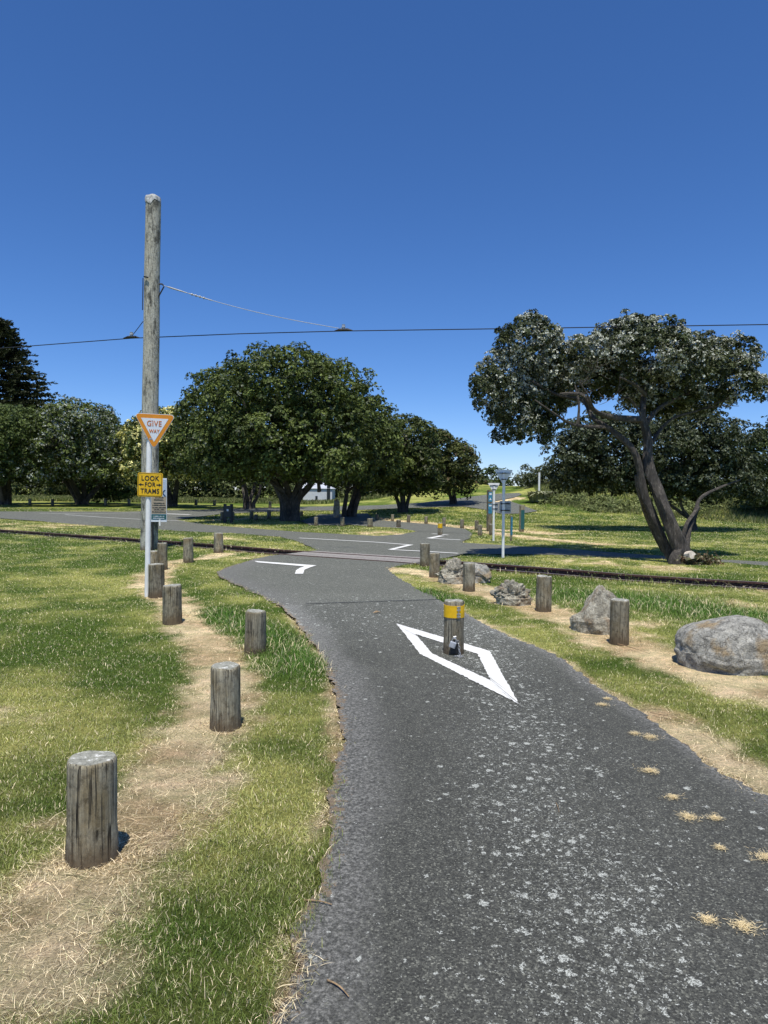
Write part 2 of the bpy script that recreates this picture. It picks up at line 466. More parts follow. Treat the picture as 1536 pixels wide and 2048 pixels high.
BRANCH = GL([(250, 1024.5), (400, 1020), (556, 1016.5), (620, 1014), (700, 1013), (760, 1011.5), (840, 1006.5), (900, 1000), (968, 991), (1000, 988), (1038, 986.5)]) + \
       GL([(1044, 990), (1030, 995), (1000, 1001), (975, 1006), (1022, 1004), (1040, 1010), (1075, 1023), (1046, 1028), (1004, 1029), (968, 1020), (927, 1014), (850, 1016),
           (760, 1019), (700, 1022), (600, 1022), (520, 1025), (440, 1029), (352, 1041), (330, 1032)])
PATH2 = GL([(832, 1063), (800, 1057), (740, 1053), (700, 1051), (620, 1051), (600, 1044), (640, 1030), (735, 1028), (748, 1041), (860, 1050), (930, 1058), (945, 1068), (900, 1066)])
NEAR = GL([(0, 1066), (165, 1078), (330, 1090), (515, 1106), (601, 1112), (780, 1124), (960, 1138), (1100, 1149), (1236, 1161), (1400, 1172), (1536, 1180)])
d0 = Vector(NEAR[0]) - Vector(NEAR[1]); d1 = Vector(NEAR[-1]) - Vector(NEAR[-2])
NEAR = [tuple(Vector(NEAR[0]) + d0.normalized() * 60)] + NEAR + [tuple(Vector(NEAR[-1]) + d1.normalized() * 14)]
GAUGE = .95

def offset_line(pts, d):
    out = []
    for i, p in enumerate(pts):
        a = Vector(pts[max(i - 1, 0)]); b = Vector(pts[min(i + 1, len(pts) - 1)]); t = (b - a).normalized()
        out.append((p[0] - t.y * d, p[1] + t.x * d))
    return out
FARR = offset_line(NEAR, GAUGE); MID = offset_line(NEAR, GAUGE / 2)

def ragged(pts, step=.04, amp=.016, flat=lambda p: p[1] < 26):
    out = []
    for i, a in enumerate(pts):
        b = pts[(i + 1) % len(pts)]; L = math.dist(a, b)
        st = step if flat(a) else 1.0
        n = max(1, int(L / st)) if L < 30 else 1
        for k in range(n):
            t = k / n; x = a[0] + (b[0] - a[0]) * t; y = a[1] + (b[1] - a[1]) * t
            if flat((x, y)):
                s = (1 + y * .04) * amp
                x, y = x + s * 2 * (.8 * noise.noise((x * 13, y * 13, 1.3)) + .7 * noise.noise((x * 31, y * 31, 1.3)) + 1.3 * noise.noise((x * 2.1, y * 2.1, 4))), \
                    y + s * 2 * (.8 * noise.noise((x * 13, y * 13, 7.7)) + .7 * noise.noise((x * 31, y * 31, 7.7)) + 1.3 * noise.noise((x * 2.1, y * 2.1, 9)))
            out.append((x, y))
    return out
FOOTR = ragged(FOOT); ROADR = ragged(ROAD)

def sheet(name, pts, mat, off=.006, cell=None, lich=False, kind='structure'):
    bm = bmesh.new(); vs = [bm.verts.new((x, y, 0)) for x, y in pts]
    for t in tessellate_polygon([[Vector((x, y, 0)) for x, y in pts]]):
        try: bm.faces.new([vs[i] for i in t])
        except ValueError: pass
    if cell:
        xs = [p[0] for p in pts]; ys = [p[1] for p in pts]
        for ax, lo, hi in ((0, max(min(xs), -30), min(max(xs), 25)), (1, max(min(ys), -3), min(max(ys), 75))):
            v = lo + cell
            while v < hi:
                co = Vector((v, 0, 0)) if ax == 0 else Vector((0, v, 0)); no = Vector((1, 0, 0)) if ax == 0 else Vector((0, 1, 0))
                bmesh.ops.bisect_plane(bm, geom=bm.verts[:] + bm.edges[:] + bm.faces[:], plane_co=co, plane_no=no, dist=1e-5)
                v += cell
    for v in bm.verts:
        z = float(hbase(v.co.x, v.co.y)); v.co.z = z + off + (.03 if (v.co.y > 31) else 0)
    bmesh.ops.recalc_face_normals(bm, faces=bm.faces[:])
    me = bpy.data.meshes.new(name); bm.to_mesh(me); bm.free()
    if me.polygons and me.polygons[0].normal.z < 0: me.flip_normals()
    if lich is not False:
        n = len(me.vertices); co = np.zeros(n * 3, np.float32); me.vertices.foreach_get('co', co); co = co.reshape(-1, 3)
        c = np.ones((n, 4), np.float32); c[:, :3] = lich(co[:, 0], co[:, 1])
        ca = me.color_attributes.new('lichen', 'FLOAT_COLOR', 'POINT'); ca.data.foreach_set('color', c.ravel())
    me.materials.append(mat)
    o = bpy.data.objects.new(name, me); COL.objects.link(o); tag(o, kind=kind); return o

LC = GL([(930, 1250), (1000, 1350), (1060, 1480), (1085, 1600), (1150, 1750), (1190, 1900), (1230, 2048)]) + [(.85, 1.2)]
def lich_near(x, y):
    d = dist_poly(x, y, LC)
    a = np.exp(-(d / .34) ** 2) * (.55 + .8 * vnoise(x, y, .5, 3)) + .10 * vnoise(x, y, .9, 5) + .25 * np.exp(-((x + .1) / 1.2) ** 2 - ((y - 8.6) / .9) ** 2)
    e = np.clip(1 - dist_poly(x, y, LEFTEDGE) / (.27 + .14 * vnoise(x, y, .6, 9)), 0, 1)
    e = np.maximum(.70 * sst(.0, .5, e) + .3 * sst(.70, 1, e), np.clip(1 - dist_poly(x, y, FOOT[18:]) / .16, 0, 1) ** 1.5)
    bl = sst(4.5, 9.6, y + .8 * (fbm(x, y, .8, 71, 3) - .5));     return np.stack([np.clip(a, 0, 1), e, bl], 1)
def lich_far(x, y):
    e = np.clip(1 - dist_poly(x, y, ROAD[:7]) / .55, 0, 1)
    return np.stack([.08 + .2 * (y < 10.5) + 0 * x, e, 0 * x], 1)
sheet('footpath', FOOTR, M['asphalt'], .006, .12, lich_near)
sheet('road', ROADR, M['asphalt2'], .006, .6, lich_far)
sheet('side_road', ragged(BRANCH), M['asphalt2'], .010, .8, lich_far)
sheet('far_path', ragged(PATH2), M['asphalt2'], .014, .8, lich_far)

# seal joint across the path (thin crack)
crk = MB()
a, b = G(612, 1209), G(884, 1200)
prev = None; pts = []
for i in range(50):
    t = i / 49; p = a.lerp(b, t); p.y += .03 * noise.noise((p.x * 5, 0, 3)); pts.append(p)
for p, q in zip(pts[:-1], pts[1:]):
    w = .012 + .012 * abs(noise.noise((p.x * 14, 1, 1)))
    crk.add([(p.x, p.y - w, .0135), (q.x, q.y - w, .0135), (q.x, q.y + w, .0135), (p.x, p.y + w, .0135)], [(0, 1, 2, 3)])
tag(crk.build('path_joint', M['dark']), kind='structure')

# ------------------------------------------------------------------ vegetation masks
DRYL = [(-3.2, .6)] + GL([(40, 1960), (150, 1790), (250, 1660), (350, 1540), (420, 1430), (455, 1345), (420, 1280), (355, 1215), (300, 1165), (330, 1125), (400, 1118), (455, 1108)])
DRYR = [(4.5, 4.4)] + GL([(1536, 1385), (1400, 1345), (1250, 1290), (1150, 1240), (1050, 1208), (960, 1178), (860, 1148), (800, 1140)])
VERGE = [(2.55, 2.0)] + GL([(1536, 1575), (1450, 1530), (1370, 1475), (1300, 1430)])
DRYF = GL([(748, 1036), (800, 1043), (860, 1047), (960, 1058), (1040, 1062), (1100, 1068)])
DRYF2 = GL([(960, 1064), (1040, 1073), (1110, 1080), (1200, 1088)])
DRYI = GL([(440, 1040), (500, 1037), (565, 1036)])
DRYH = GL([(985, 1004), (1035, 996)])
LUSH = GL([(440, 1230), (520, 1265), (560, 1290), (600, 1330)]); LUSHR = GL([(830, 1180), (900, 1205)]); LUSHB = GL([(1180, 1195), (1350, 1215), (1536, 1250)]) + [(7, 7.5)]

def veg(x, y):
    n1 = fbm(x, y, .7, 1, 4); n2 = fbm(x, y, 3.2, 21, 3); n3 = fbm(x, y, .22, 31, 2)
    def band(line, w, s=.6):
        d = dist_poly(x, y, line); return np.clip(1.25 - d / (w * (.55 + .9 * n1)), 0, 1)
    dry = band(DRYL, .34)
    d0_ = dist_poly(x, y, DRYL[:4]); dry = np.maximum(dry, np.clip(1.2 - d0_ / (.42 * (.4 + 1.1 * n1)), 0, 1))
    dry = np.maximum(dry, band(DRYR, .50)); dry = np.maximum(dry, .95 * band(VERGE, .28))
    for l, w in ((DRYF, .75), (DRYF2, .55), (DRYI, .7), (DRYH, .8)): dry = np.maximum(dry, band(l, w))
    edge = np.minimum(dist_poly(x, y, LEFTEDGE), dist_poly(x, y, FOOT[18:]))
    dry = np.maximum(dry, .8 * np.clip(1 - edge / .14, 0, 1) * (n1 > .42))
    dry = np.maximum(dry, .75 * sst(.56, .72, n2) * sst(.35, .65, n1) * (y < 30) * ((y > 8) | (x < -2.2)))
    lush = np.zeros_like(x)
    for l, w in ((LUSH, .42), (LUSHR, .3), (LUSHB, 1.1)):
        lush = np.maximum(lush, np.clip(1.3 - dist_poly(x, y, l) / (w * (.6 + .8 * n1)), 0, 1))
    dry = dry * (1 - .9 * lush * (dry < .9))
    yel = sst(.38, .68, .55 * n1 + .45 * n2)
    return dry, lush, yel, n3

C_G = np.array([.108, .175, .028]); C_Y = np.array([.47, .48, .155]); C_L = np.array([.105, .215, .030])
C_D = np.array([1.0, .84, .56]); C_B = np.array([.60, .45, .27])
def vegcol(x, y):
    dry, lush, yel, n3 = veg(x, y)
    c = C_G[None] * (1 - yel[:, None]) + C_Y[None] * yel[:, None]
    c = c * (1 - lush[:, None]) + C_L[None] * lush[:, None]
    n4 = fbm(x, y, .45, 63, 3)[:, None]; k4 = np.clip(sst(.35, .65, n4) * .8 + .4 * (n3[:, None] - .5), 0, 1); dc = C_D[None] * (1 - k4) + C_B[None] * k4; gr = sst(.5, .75, fbm(x, y, .8, 67, 3))[:, None] * .5; dc = dc * (1 - gr) + np.array([.68, .60, .42]) * gr
    dry = np.where((dry > .02) & (dry < .999), np.clip(dry + 1.1 * (fbm(x, y, .16, 83, 3) - .5) * (1 - (dry - .6).clip(0, .4) * 1.2), 0, 1), dry)
    d = sst(.15, .8, dry)[:, None]
    return c * (1 - d) + dc * d, dry, lush

# ------------------------------------------------------------------ ground sheet
def axis(segs):
    out = []
    for a, b, s in segs: out += list(np.arange(a, b - 1e-6, s))
    return out
gp = 1.35
xs = axis([(-12, -6, .12), (-6, 6, .06), (6, 14, .12)])
L_ = []; v = 14.0; s = .2
while v < 900: L_.append(v); s *= 1.13; v += s
xs = [-(q - 2) for q in L_[::-1]] + xs + L_
ys = axis([(1.2, 8, .06), (8, 26, .09), (26, 36, .25), (36, 80, .6)])
L2 = []; v = 80.0; s = .8
while v < 1500: L2.append(v); s *= 1.15; v += s
L3 = []; v = 1.2; s = .15
while v > -300: v -= s; s *= 1.3; L3.append(v)
ys = L3[::-1] + ys + L2
xs = np.array(xs); ys = np.array(ys)
X, Y = np.meshgrid(xs, ys); xf = X.ravel(); yf = Y.ravel()
Z = hbase(xf, yf)
paved = inpoly(xf, yf, FOOTR) | inpoly(xf, yf, ROADR)
nearm = (yf < 30) & (yf > -5)
Z = Z + np.where(nearm, .03 * (fbm(xf, yf, .5, 51, 3) - .45) + .06 * (fbm(xf, yf, 2.5, 57, 2) - .5) * (yf < 28), 0) * (1 - sst(26, 30, yf))
Z = np.where(paved & (yf < 32), hbase(xf, yf) - .05, Z)
td = dist_poly(xf, yf, MID)
TRW = .62
intr = (td < TRW) & (~inpoly(xf, yf, ROADR)) & (yf < 60) & (np.abs(xf) < 60)
Z = np.where(intr, -.13 + .02 * fbm(xf, yf, .2, 5, 2), Z)
gc, dry_, lush_ = vegcol(xf, yf)
gc = gc * .80
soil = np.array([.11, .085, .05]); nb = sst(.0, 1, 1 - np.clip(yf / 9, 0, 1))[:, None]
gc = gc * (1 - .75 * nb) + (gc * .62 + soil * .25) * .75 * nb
gc = np.where(intr[:, None], np.array([.04, .028, .02]), gc)
nx, ny = len(xs), len(ys)
me = bpy.data.meshes.new('ground')
vv = np.stack([xf, yf, Z], 1)
idx = np.arange(nx * ny).reshape(ny, nx)
q = np.stack([idx[:-1, :-1], idx[:-1, 1:], idx[1:, 1:], idx[1:, :-1]], -1).reshape(-1)
me.vertices.add(nx * ny); me.vertices.foreach_set('co', vv.astype(np.float32).ravel())
me.loops.add(len(q)); me.loops.foreach_set('vertex_index', q.astype(np.int32))
me.polygons.add(len(q) // 4); me.polygons.foreach_set('loop_start', np.arange(0, len(q), 4, dtype=np.int32))
me.update(calc_edges=True)
me.polygons.foreach_set('use_smooth', np.ones(len(q) // 4, bool))
ca = me.color_attributes.new('Col', 'FLOAT_COLOR', 'POINT'); c4 = np.ones((nx * ny, 4), np.float32); c4[:, :3] = gc; ca.data.foreach_set('color', c4.ravel())
me.materials.append(M['ground'])
tag(bpy.data.objects.new('ground', me), kind='structure'); COL.objects.link(bpy.data.objects['ground'])

# ------------------------------------------------------------------ grass blades
BOLL = [(185, 1722), (452, 1450), (510, 1302), (346, 1242), (313, 1188), (326, 1135), (307, 1137), (377, 1122), (437, 1104),
        (850, 1128), (870, 1152), (938, 1180), (1088, 1220), (1239, 1280)]
def ymax_z(x, y, z): return z
def make_blades(name, dens, y0, y1, xr, label, seedbias=0, sel=None):
    # importance: density falls with distance
    out = []; cols = []
    nb_ = 60; edges = np.geomspace(y0, y1, nb_)
    PX = []; PY = []
    for a, b in zip(edges[:-1], edges[1:]):
        ym = (a + b) / 2; x0, x1 = xr(ym)
        rho = dens(ym); n = rng.poisson(rho * (b - a) * (x1 - x0))
        PX.append(rng.uniform(x0, x1, n)); PY.append(rng.uniform(a, b, n))
    x = np.concatenate(PX); y = np.concatenate(PY)
    j1 = .035 * rng.normal(size=len(x)) * (1 + .05 * y); j2 = .035 * rng.normal(size=len(x)) * (1 + .05 * y)
    keep = ~(inpoly(x + j1, y + j2, FOOT) | inpoly(x + j1, y + j2, ROAD) | inpoly(x, y, BRANCH) | inpoly(x, y, PATH2))
    keep &= ~((dist_poly(x, y, MID) < TRW - .04) & (rng.random(len(x)) > .03))
    x, y = x[keep], y[keep]
    if sel is not None: k = sel(x, y); x, y = x[k], y[k]
    c, dry, lush = vegcol(x, y); n = len(x)
    bt = fbm(x, y, .12, 77, 2)
    keep = rng.random(n) < (.35 + 1.1 * bt)
    x, y, c, dry, lush = x[keep], y[keep], c[keep], dry[keep], lush[keep]; n = len(x)
    # colour scatter per blade
    r = rng.random(n)
    straw = (r < .10 + .55 * dry)[:, None]; green = ((r > .93) & (dry < .8))[:, None]
    c = np.where(straw, C_D * (.75 + .5 * rng.random((n, 1))), c)
    c = np.where(green, C_G * 1.1, c)
    c = np.where(((dry > .35) & (rng.random(n) < .30))[:, None], np.array([.19, .13, .07]), c); c = c * (.50 + 1.0 * rng.random((n, 1)) ** 1.3); pale = (rng.random(n) < .065)[:, None]; c = np.where(pale, np.array([.66, .63, .36]) * (.7 + .5 * rng.random((n, 1))), c)
    h = (.012 + .020 * rng.random(n)) * (1 + 2.2 * lush) * (1 - .35 * dry)
    h *= np.where(rng.random(n) < .03, 2.0, 1) * np.where((rng.random(n) < .12) & (dry > .5), 1.8, 1)
    bd = np.full(n, 9.0)
    for qx, qy in GL(BOLL): bd = np.minimum(bd, np.hypot(x - qx, y - qy))
    h *= 1 + 1.5 * np.exp(-((bd - .08) / .09) ** 2) * rng.random(n)
    tall = np.exp(-(np.clip(dist_poly(x, y, MID) - TRW, 0, 9) / .35) ** 2) * (y > 9); h *= 1 + 1.4 * tall * rng.random(n)
    w = .0006 + .00052 * y + .0007 * rng.random(n); h = np.maximum(h, .008 + .0012 * y)
    lean = (.25 + .8 * rng.random(n)) * (1 + 2.6 * dry); az = rng.random(n) * 2 * np.pi
    dx, dy = np.cos(az), np.sin(az); s = az + np.pi / 2 + rng.normal(0, .5, n); sx_, sy_ = np.cos(s), np.sin(s)
    z = hbase(x, y) - .008 + np.where(y < 30, .03 * (fbm(x, y, .5, 51, 3) - .45) + .06 * (fbm(x, y, 2.5, 57, 2) - .5) * (y < 28), 0) * (1 - sst(26, 30, y))
    L = h / np.sqrt(1 + lean ** 2) * 1.1
    p = np.stack([x, y, z], 1)
    sv = np.stack([sx_, sy_, 0 * x], 1) * w[:, None] * .5
    mid = p + np.stack([dx * lean * h * .35, dy * lean * h * .35, L * .62], 1)
    tip = p + np.stack([dx * lean * h, dy * lean * h, L], 1)
    V = np.stack([p - sv, p + sv, mid + sv * .8, mid + sv * .8, tip, mid - sv * .8], 1)
    # quad (base) + triangle (tip) -> use two quads for simple layout
    Q = np.stack([p - sv, p + sv, mid + sv * .8, mid - sv * .8, mid - sv * .8, mid + sv * .8, tip + sv * .12, tip - sv * .12], 1).reshape(-1, 3)
    o = npmesh(name, Q, 4, M['grass'], c)
    tag(o, label, 'grass', kind='stuff'); return n
nb1 = make_blades('mown_grass', lambda y: 38000 * (2.4 / max(y, 2.4)) ** 1.75, 1.3, 46,
    lambda y: (-(.60 * y + 2.0), .60 * y + 2.8), 'short mown grass, green with straw coloured dry patches, on both sides of the asphalt path')
print('blades', nb1)

def long_grass(name, region, n, hmin, hmax, cols, w, label, lean=.8):
    x = rng.uniform(region[0], region[1], n); y = rng.uniform(region[2], region[3], n)
    if len(region) > 4: k = region[4](x, y); x, y = x[k], y[k]
    n = len(x); z = hbase(x, y)
    h = rng.uniform(hmin, hmax, n) * (.5 + fbm(x, y, 2.0, 91, 3)); az = rng.random(n) * 6.283; l = lean * rng.random(n)
    dv = np.stack([np.cos(az) * l * h, np.sin(az) * l * h, h], 1); s = rng.random(n) * 3.14
    sv = np.stack([np.cos(s), np.sin(s), 0 * x], 1) * w * .5; p = np.stack([x, y, z - .02], 1)
    Q = np.stack([p - sv, p + sv, p + dv * .6 + sv * .8, p + dv * .6 - sv * .8, p + dv * .6 - sv * .8, p + dv * .6 + sv * .8, p + dv + sv * .1, p + dv - sv * .1], 1).reshape(-1, 3)
    ci = rng.integers(0, len(cols), n); c = np.array(cols)[ci] * (.7 + .6 * rng.random((n, 1)))
    big = fbm(x, y, 1.6, 93, 3)[:, None]; c = c * (.55 + .9 * big)
    tag(npmesh(name, Q, 4, M['grass'], c), label, 'grass', kind='stuff')
GBANK = [(.10, .14, .04), (.12, .155, .05), (.17, .19, .08), (.26, .25, .13)]
bankpoly = GL([(1085, 1006), (1110, 1012), (1200, 1026), (1300, 1032), (1400, 1040), (1536, 1049)]) + [(30, 38), (60, 60), (30, 75), (13, 60)]
long_grass('long_grass', (9, 40, 34, 66, lambda x, y: inpoly(x, y, bankpoly)), 90000, .12, .36, GBANK, .03, 'rank uncut grass on the bank behind the lawn on the right')
long_grass('rough_grass', (-45, 6, 60, 74), 50000, .12, .34, [(.14, .17, .05), (.26, .26, .11), (.10, .14, .04)], .07, 'rough pale grass behind the far trees on the left')

# straw tufts + edge clippings lying on the asphalt
tufts = [(1300, 1545, 1.0), (1345, 1598, .7), (1378, 1638, .9), (1430, 1640, .6), (1415, 1845, .6), (1488, 1858, .9), (1300, 1477, 1.0), (1205, 1412, .9), (1536, 1720, 1.2), (1440, 1700, .4), (1270, 1470, .7), (1215, 1400, .6)]
T = []; Tc = []
for (tx, ty, s) in tufts:
    c = G(tx, ty)
    for i in range(int(330 * s)):
        a = random.random() * 6.283; r = abs(random.gauss(0, .028)) * s; p = Vector((c.x + 1.15 * r * math.cos(a), c.y + r * math.sin(a) * 1.0, .008 + random.random() * .008))
        a2 = random.random() * 6.283; L = .017 * (.4 + random.random() * 1.3); d = Vector((math.cos(a2) * L, math.sin(a2) * L * .8, random.random() * .006)); sd = Vector((-math.sin(a2), math.cos(a2), 0)) * .0012
        T += [p - sd, p + sd, p + d + sd * .3, p + d - sd * .3]; Tc.append(np.array([.80, .66, .40]) * random.uniform(.7, 1.2))
tag(npmesh('grass_clippings', np.array([tuple(t) for t in T]), 4, M['grass'], np.array(Tc)), 'small straw coloured tufts of dead grass lying on the right side of the asphalt', 'dry grass', kind='stuff')

# ------------------------------------------------------------------ markings
def stroke(name, pts, w, label=None):
    pts = [Vector((p[0], p[1])) for p in pts]; mb = MB(); n = len(pts)
    segs = []
    for i in range(n):
        if i == 0: t = (pts[1] - pts[0]).normalized(); nn = Vector((-t.y, t.x)); m = nn
        elif i == n - 1: t = (pts[-1] - pts[-2]).normalized(); m = Vector((-t.y, t.x))
        else:
            t1 = (pts[i] - pts[i - 1]).normalized(); t2 = (pts[i + 1] - pts[i]).normalized()
            n1 = Vector((-t1.y, t1.x)); n2 = Vector((-t2.y, t2.x)); m = (n1 + n2)
            m = m.normalized() / max(.35, m.normalized().dot(n1))
        segs.append((pts[i] + m * w / 2, pts[i] - m * w / 2))
    vs = []
    for a, b in segs:
        for q in (a, b):
            z = float(hbase(q.x, q.y)); vs.append((q.x, q.y, z + .020 + (.03 if q.y > 31 else 0)))
    mb.add(vs, [(2 * i, 2 * i + 1, 2 * i + 3, 2 * i + 2) for i in range(n - 1)])
    o = mb.build(name, M['paint']); tag(o, kind='structure'); return o
def poly_mark(name, outer, inner=None):
    o_ = GL(outer); z = .0125
    def rs_(p, ks):
        out = []
        for i, k in enumerate(ks):
            a, b = p[i], p[(i + 1) % len(p)]
            for j in range(k):
                t = j / k; x = a[0] + (b[0] - a[0]) * t; y = a[1] + (b[1] - a[1]) * t
                out.append((x + .011 * noise.noise((x * 26, y * 26, 2.1)) + .006 * noise.noise((x * 80, y * 80, 5)), y + .013 * noise.noise((x * 26, y * 26, 8.1)) + .006 * noise.noise((x * 80, y * 80, 9))))
        return out
    ks = [max(1, int(math.dist(o_[i], o_[(i + 1) % len(o_)]) / .02)) for i in range(len(o_))]
    if inner:
        i_ = rs_(GL(inner), ks); o_ = rs_(o_, ks); n = len(o_); mb = MB()
        mb.add([(x, y, z) for x, y in o_] + [(x, y, z) for x, y in i_], [(k, (k + 1) % n, n + (k + 1) % n, n + k) for k in range(n)])
        o = mb.build(name, M['paint'])
    else:
        o_ = rs_(o_, ks); mb = MB(); mb.add([(x, y, z + .003) for x, y in o_], [tuple(t) for t in tessellate_polygon([[Vector((x, y, 0)) for x, y in o_]])])
        o = mb.build(name, M['paint'])
    tag(o, kind='structure')
poly_mark('painted_diamond', [(793, 1249), (840, 1310), (1038, 1411), (979, 1304)], [(831, 1270), (864, 1309), (982, 1364), (955, 1310)])
poly_mark('painted_corner', [(508, 1123), (633, 1132), (620, 1136), (609, 1141), (606, 1149), (590, 1149), (592, 1142), (600, 1137), (609, 1134), (515, 1126)])
stroke('painted_line', GL([(598, 1077), (700, 1082.5), (760, 1086), (815, 1090.5)]), .13)
stroke('painted_line', GL([(822, 1090.5), (781, 1100.5)]), .16)
stroke('painted_line', GL([(781, 1100.5), (850, 1104), (916, 1108)]), .13)
stroke('painted_line', GL([(921, 1081), (858, 1077.5)]), .14)
stroke('painted_line', GL([(858, 1077.5), (884, 1072.5)]), .2)
stroke('painted_line', GL([(896, 1071), (880, 1069.5), (864, 1068.5)]), .14)
stroke('painted_line', GL([(80, 1028), (160, 1029.5), (280, 1027)]), .10)
stroke('painted_line', GL([(130, 1031), (200, 1036), (280, 1040.5), (370, 1044)]), .10)
stroke('painted_line', GL([(330, 1029), (380, 1031)]), .35)

# ------------------------------------------------------------------ tram track
tr = empty('tram_track', (MID[5][0], MID[5][1], 0), label='rusty tram rails in a shallow trench crossing the asphalt junction', cat='tram track')
inv = tr.location
def densify(pts, st=.5):
    out = []
    for a, b in zip(pts[:-1], pts[1:]):
        n = max(1, int(math.dist(a, b) / st))
        out += [(a[0] + (b[0] - a[0]) * k / n, a[1] + (b[1] - a[1]) * k / n) for k in range(n)]
    return out + [pts[-1]]
for line in (NEAR, FARR):
    L = densify(line, 1.0); mb = MB()
    prof = [(-.035, .022), (.035, .022), (.035, -.012), (.012, -.022), (.012, -.11), (.06, -.12), (.06, -.135), (-.06, -.135), (-.06, -.12), (-.012, -.11), (-.012, -.022), (-.035, -.012)]
    offs = [offset_line(L, p[0]) for p in prof]; n = len(prof)
    vs = [(offs[k][i][0] - inv.x, offs[k][i][1] - inv.y, prof[k][1]) for i in range(len(L)) for k in range(n)]
    fs = [(i * n + k, i * n + (k + 1) % n, (i + 1) * n + (k + 1) % n, (i + 1) * n + k) for i in range(len(L) - 1) for k in range(n)]
    mb.add(vs, fs); r = mb.build('rail', M['rail'], tr)
    r.data.materials.append(M['railtop'])
    for p in r.data.polygons:
        if p.normal.z > .9 and p.center.z > .015: p.material_index = 1
# paved strip at crossing
CR = [p for p in densify(MID, .1) if -4 < p[0] < 3.2 and inpoly(np.array([p[0]]), np.array([p[1]]), ROAD)[0]]
mb = MB()
for d0_, d1_ in ((-GAUGE / 2 + .045, -.12), (-.10, GAUGE / 2 - .09), (GAUGE / 2 + .045, GAUGE / 2 + .30)):
    A = offset_line(CR, d0_); B = offset_line(CR, d1_)
    mb.add([(x - inv.x, y - inv.y, .0145) for x, y in A] + [(x - inv.x, y - inv.y, .0145) for x, y in B], [(i, i + 1, len(A) + i + 1, len(A) + i) for i in range(len(A) - 1)])
mb.build('crossing_slab', M['concrete'], tr)

# ------------------------------------------------------------------ bollards
def bollard_mb(r, h, seg=28, seed=0, lean=0):
    mb = MB(); rings = [(-.15, 1.03), (.0, 1.02), (.04, 1.0), (.12, 1.0), (.16, .99), (.2, .985), (h * .5, .99), (h * .8, .985), (h - .02, .98), (h - .006, .955), (h, .90)]
    vs = []
    for z, k in rings:
        for i in range(seg):
            th = 2 * math.pi * i / seg
            w = 1 + .018 * math.sin(2 * th + seed) + .012 * math.sin(5 * th + seed * 2) + .02 * noise.noise((math.cos(th) * 2, math.sin(th) * 2, z * 3 + seed * 5))
            if z < .2 and z >= 0: w += .09 * max(0, noise.noise((math.cos(th) * 3 + seed, math.sin(th) * 3, z * 6)))
            vs.append((r * k * w * math.cos(th) + lean * z, r * k * w * math.sin(th), z + (.012 * noise.noise((math.cos(th) * 1.5, math.sin(th) * 1.5, seed)) if z > h - .03 else 0)))
    n = len(rings)
    fs = [(i * seg + k, i * seg + (k + 1) % seg, (i + 1) * seg + (k + 1) % seg, (i + 1) * seg + k) for i in range(n - 1) for k in range(seg)]
    fs.append(tuple((n - 1) * seg + k for k in range(seg)))
    return mb.add(vs, fs)
def bollard(px, py, wpx, top, label, group, name='wooden_bollard'):
    """px,py: front foot of the post in the photo, wpx its width, top its top row"""
    p = G(px, py); r = max(.06, S(wpx, p.y) / 2); p = p + Vector((p.x, p.y, 0)).normalized() * r * .9; p.z = float(hbase(p.x, p.y))
    h = max(.3, (py - top) * p.y / F * 1.0 + (-.0))
    d = ray(px, top); tz = EYE + d.z * (p.y / d.y); h = max(.3, tz - p.z)
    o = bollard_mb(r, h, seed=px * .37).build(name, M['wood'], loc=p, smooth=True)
    o.rotation_euler = (R(random.uniform(-1, 1)), R(random.uniform(-1, 1)), random.random() * 3)
    tag(o, label, 'bollard', group); return o
gl = 'timber bollards along the left edge of the path'; gr = 'timber bollards along the right edge of the path'
bollard(185, 1744, 98, 1516, 'large weathered bollard nearest the viewer with white lichen on its top', gl)
bollard(451, 1464, 62, 1330, 'grey grooved bollard with a broken foot, second nearest on the left', gl)
bollard(510, 1311, 43, 1222, 'bollard beside the lush green tuft at the left path edge', gl)
bollard(345, 1249, 38, 1170, 'bollard on dry soil directly in front of the white sign post row', gl)
bollard(313, 1195, 32, 1128, 'bollard touching the right side of the white sign post', gl)
bollard(325, 1140, 20, 1086, 'dark narrow bollard at the foot of the utility pole, partly hidden', gl)
bollard(306, 1138, 24, 1102, 'short bollard squeezed between the white sign post and the utility pole', gl)
bollard(377, 1127, 20, 1076, 'lone bollard right of the utility pole on straw coloured ground', gl)
bollard(437, 1107, 19, 1066, 'farthest bollard of the left row, close to the tram rail', gl)
bollard(850, 1133, 20, 1087, 'farthest bollard of the right row, at the tip of the dry verge', gr)
bollard(869, 1155, 21, 1106, 'bollard directly in front of the low dark rocks', gr)
bollard(938, 1183, 25, 1126, 'cracked bollard in front of the right end of the flat rocks', gr)
bollard(1087, 1225, 31, 1152, 'greenish grey bollard between the rubble rock and the pointed rock', gr)
bollard(1238, 1289, 38, 1199, 'bollard touching the pointed rock, nearest of the right row', gr)
gf = 'small far bollards along the curving path'
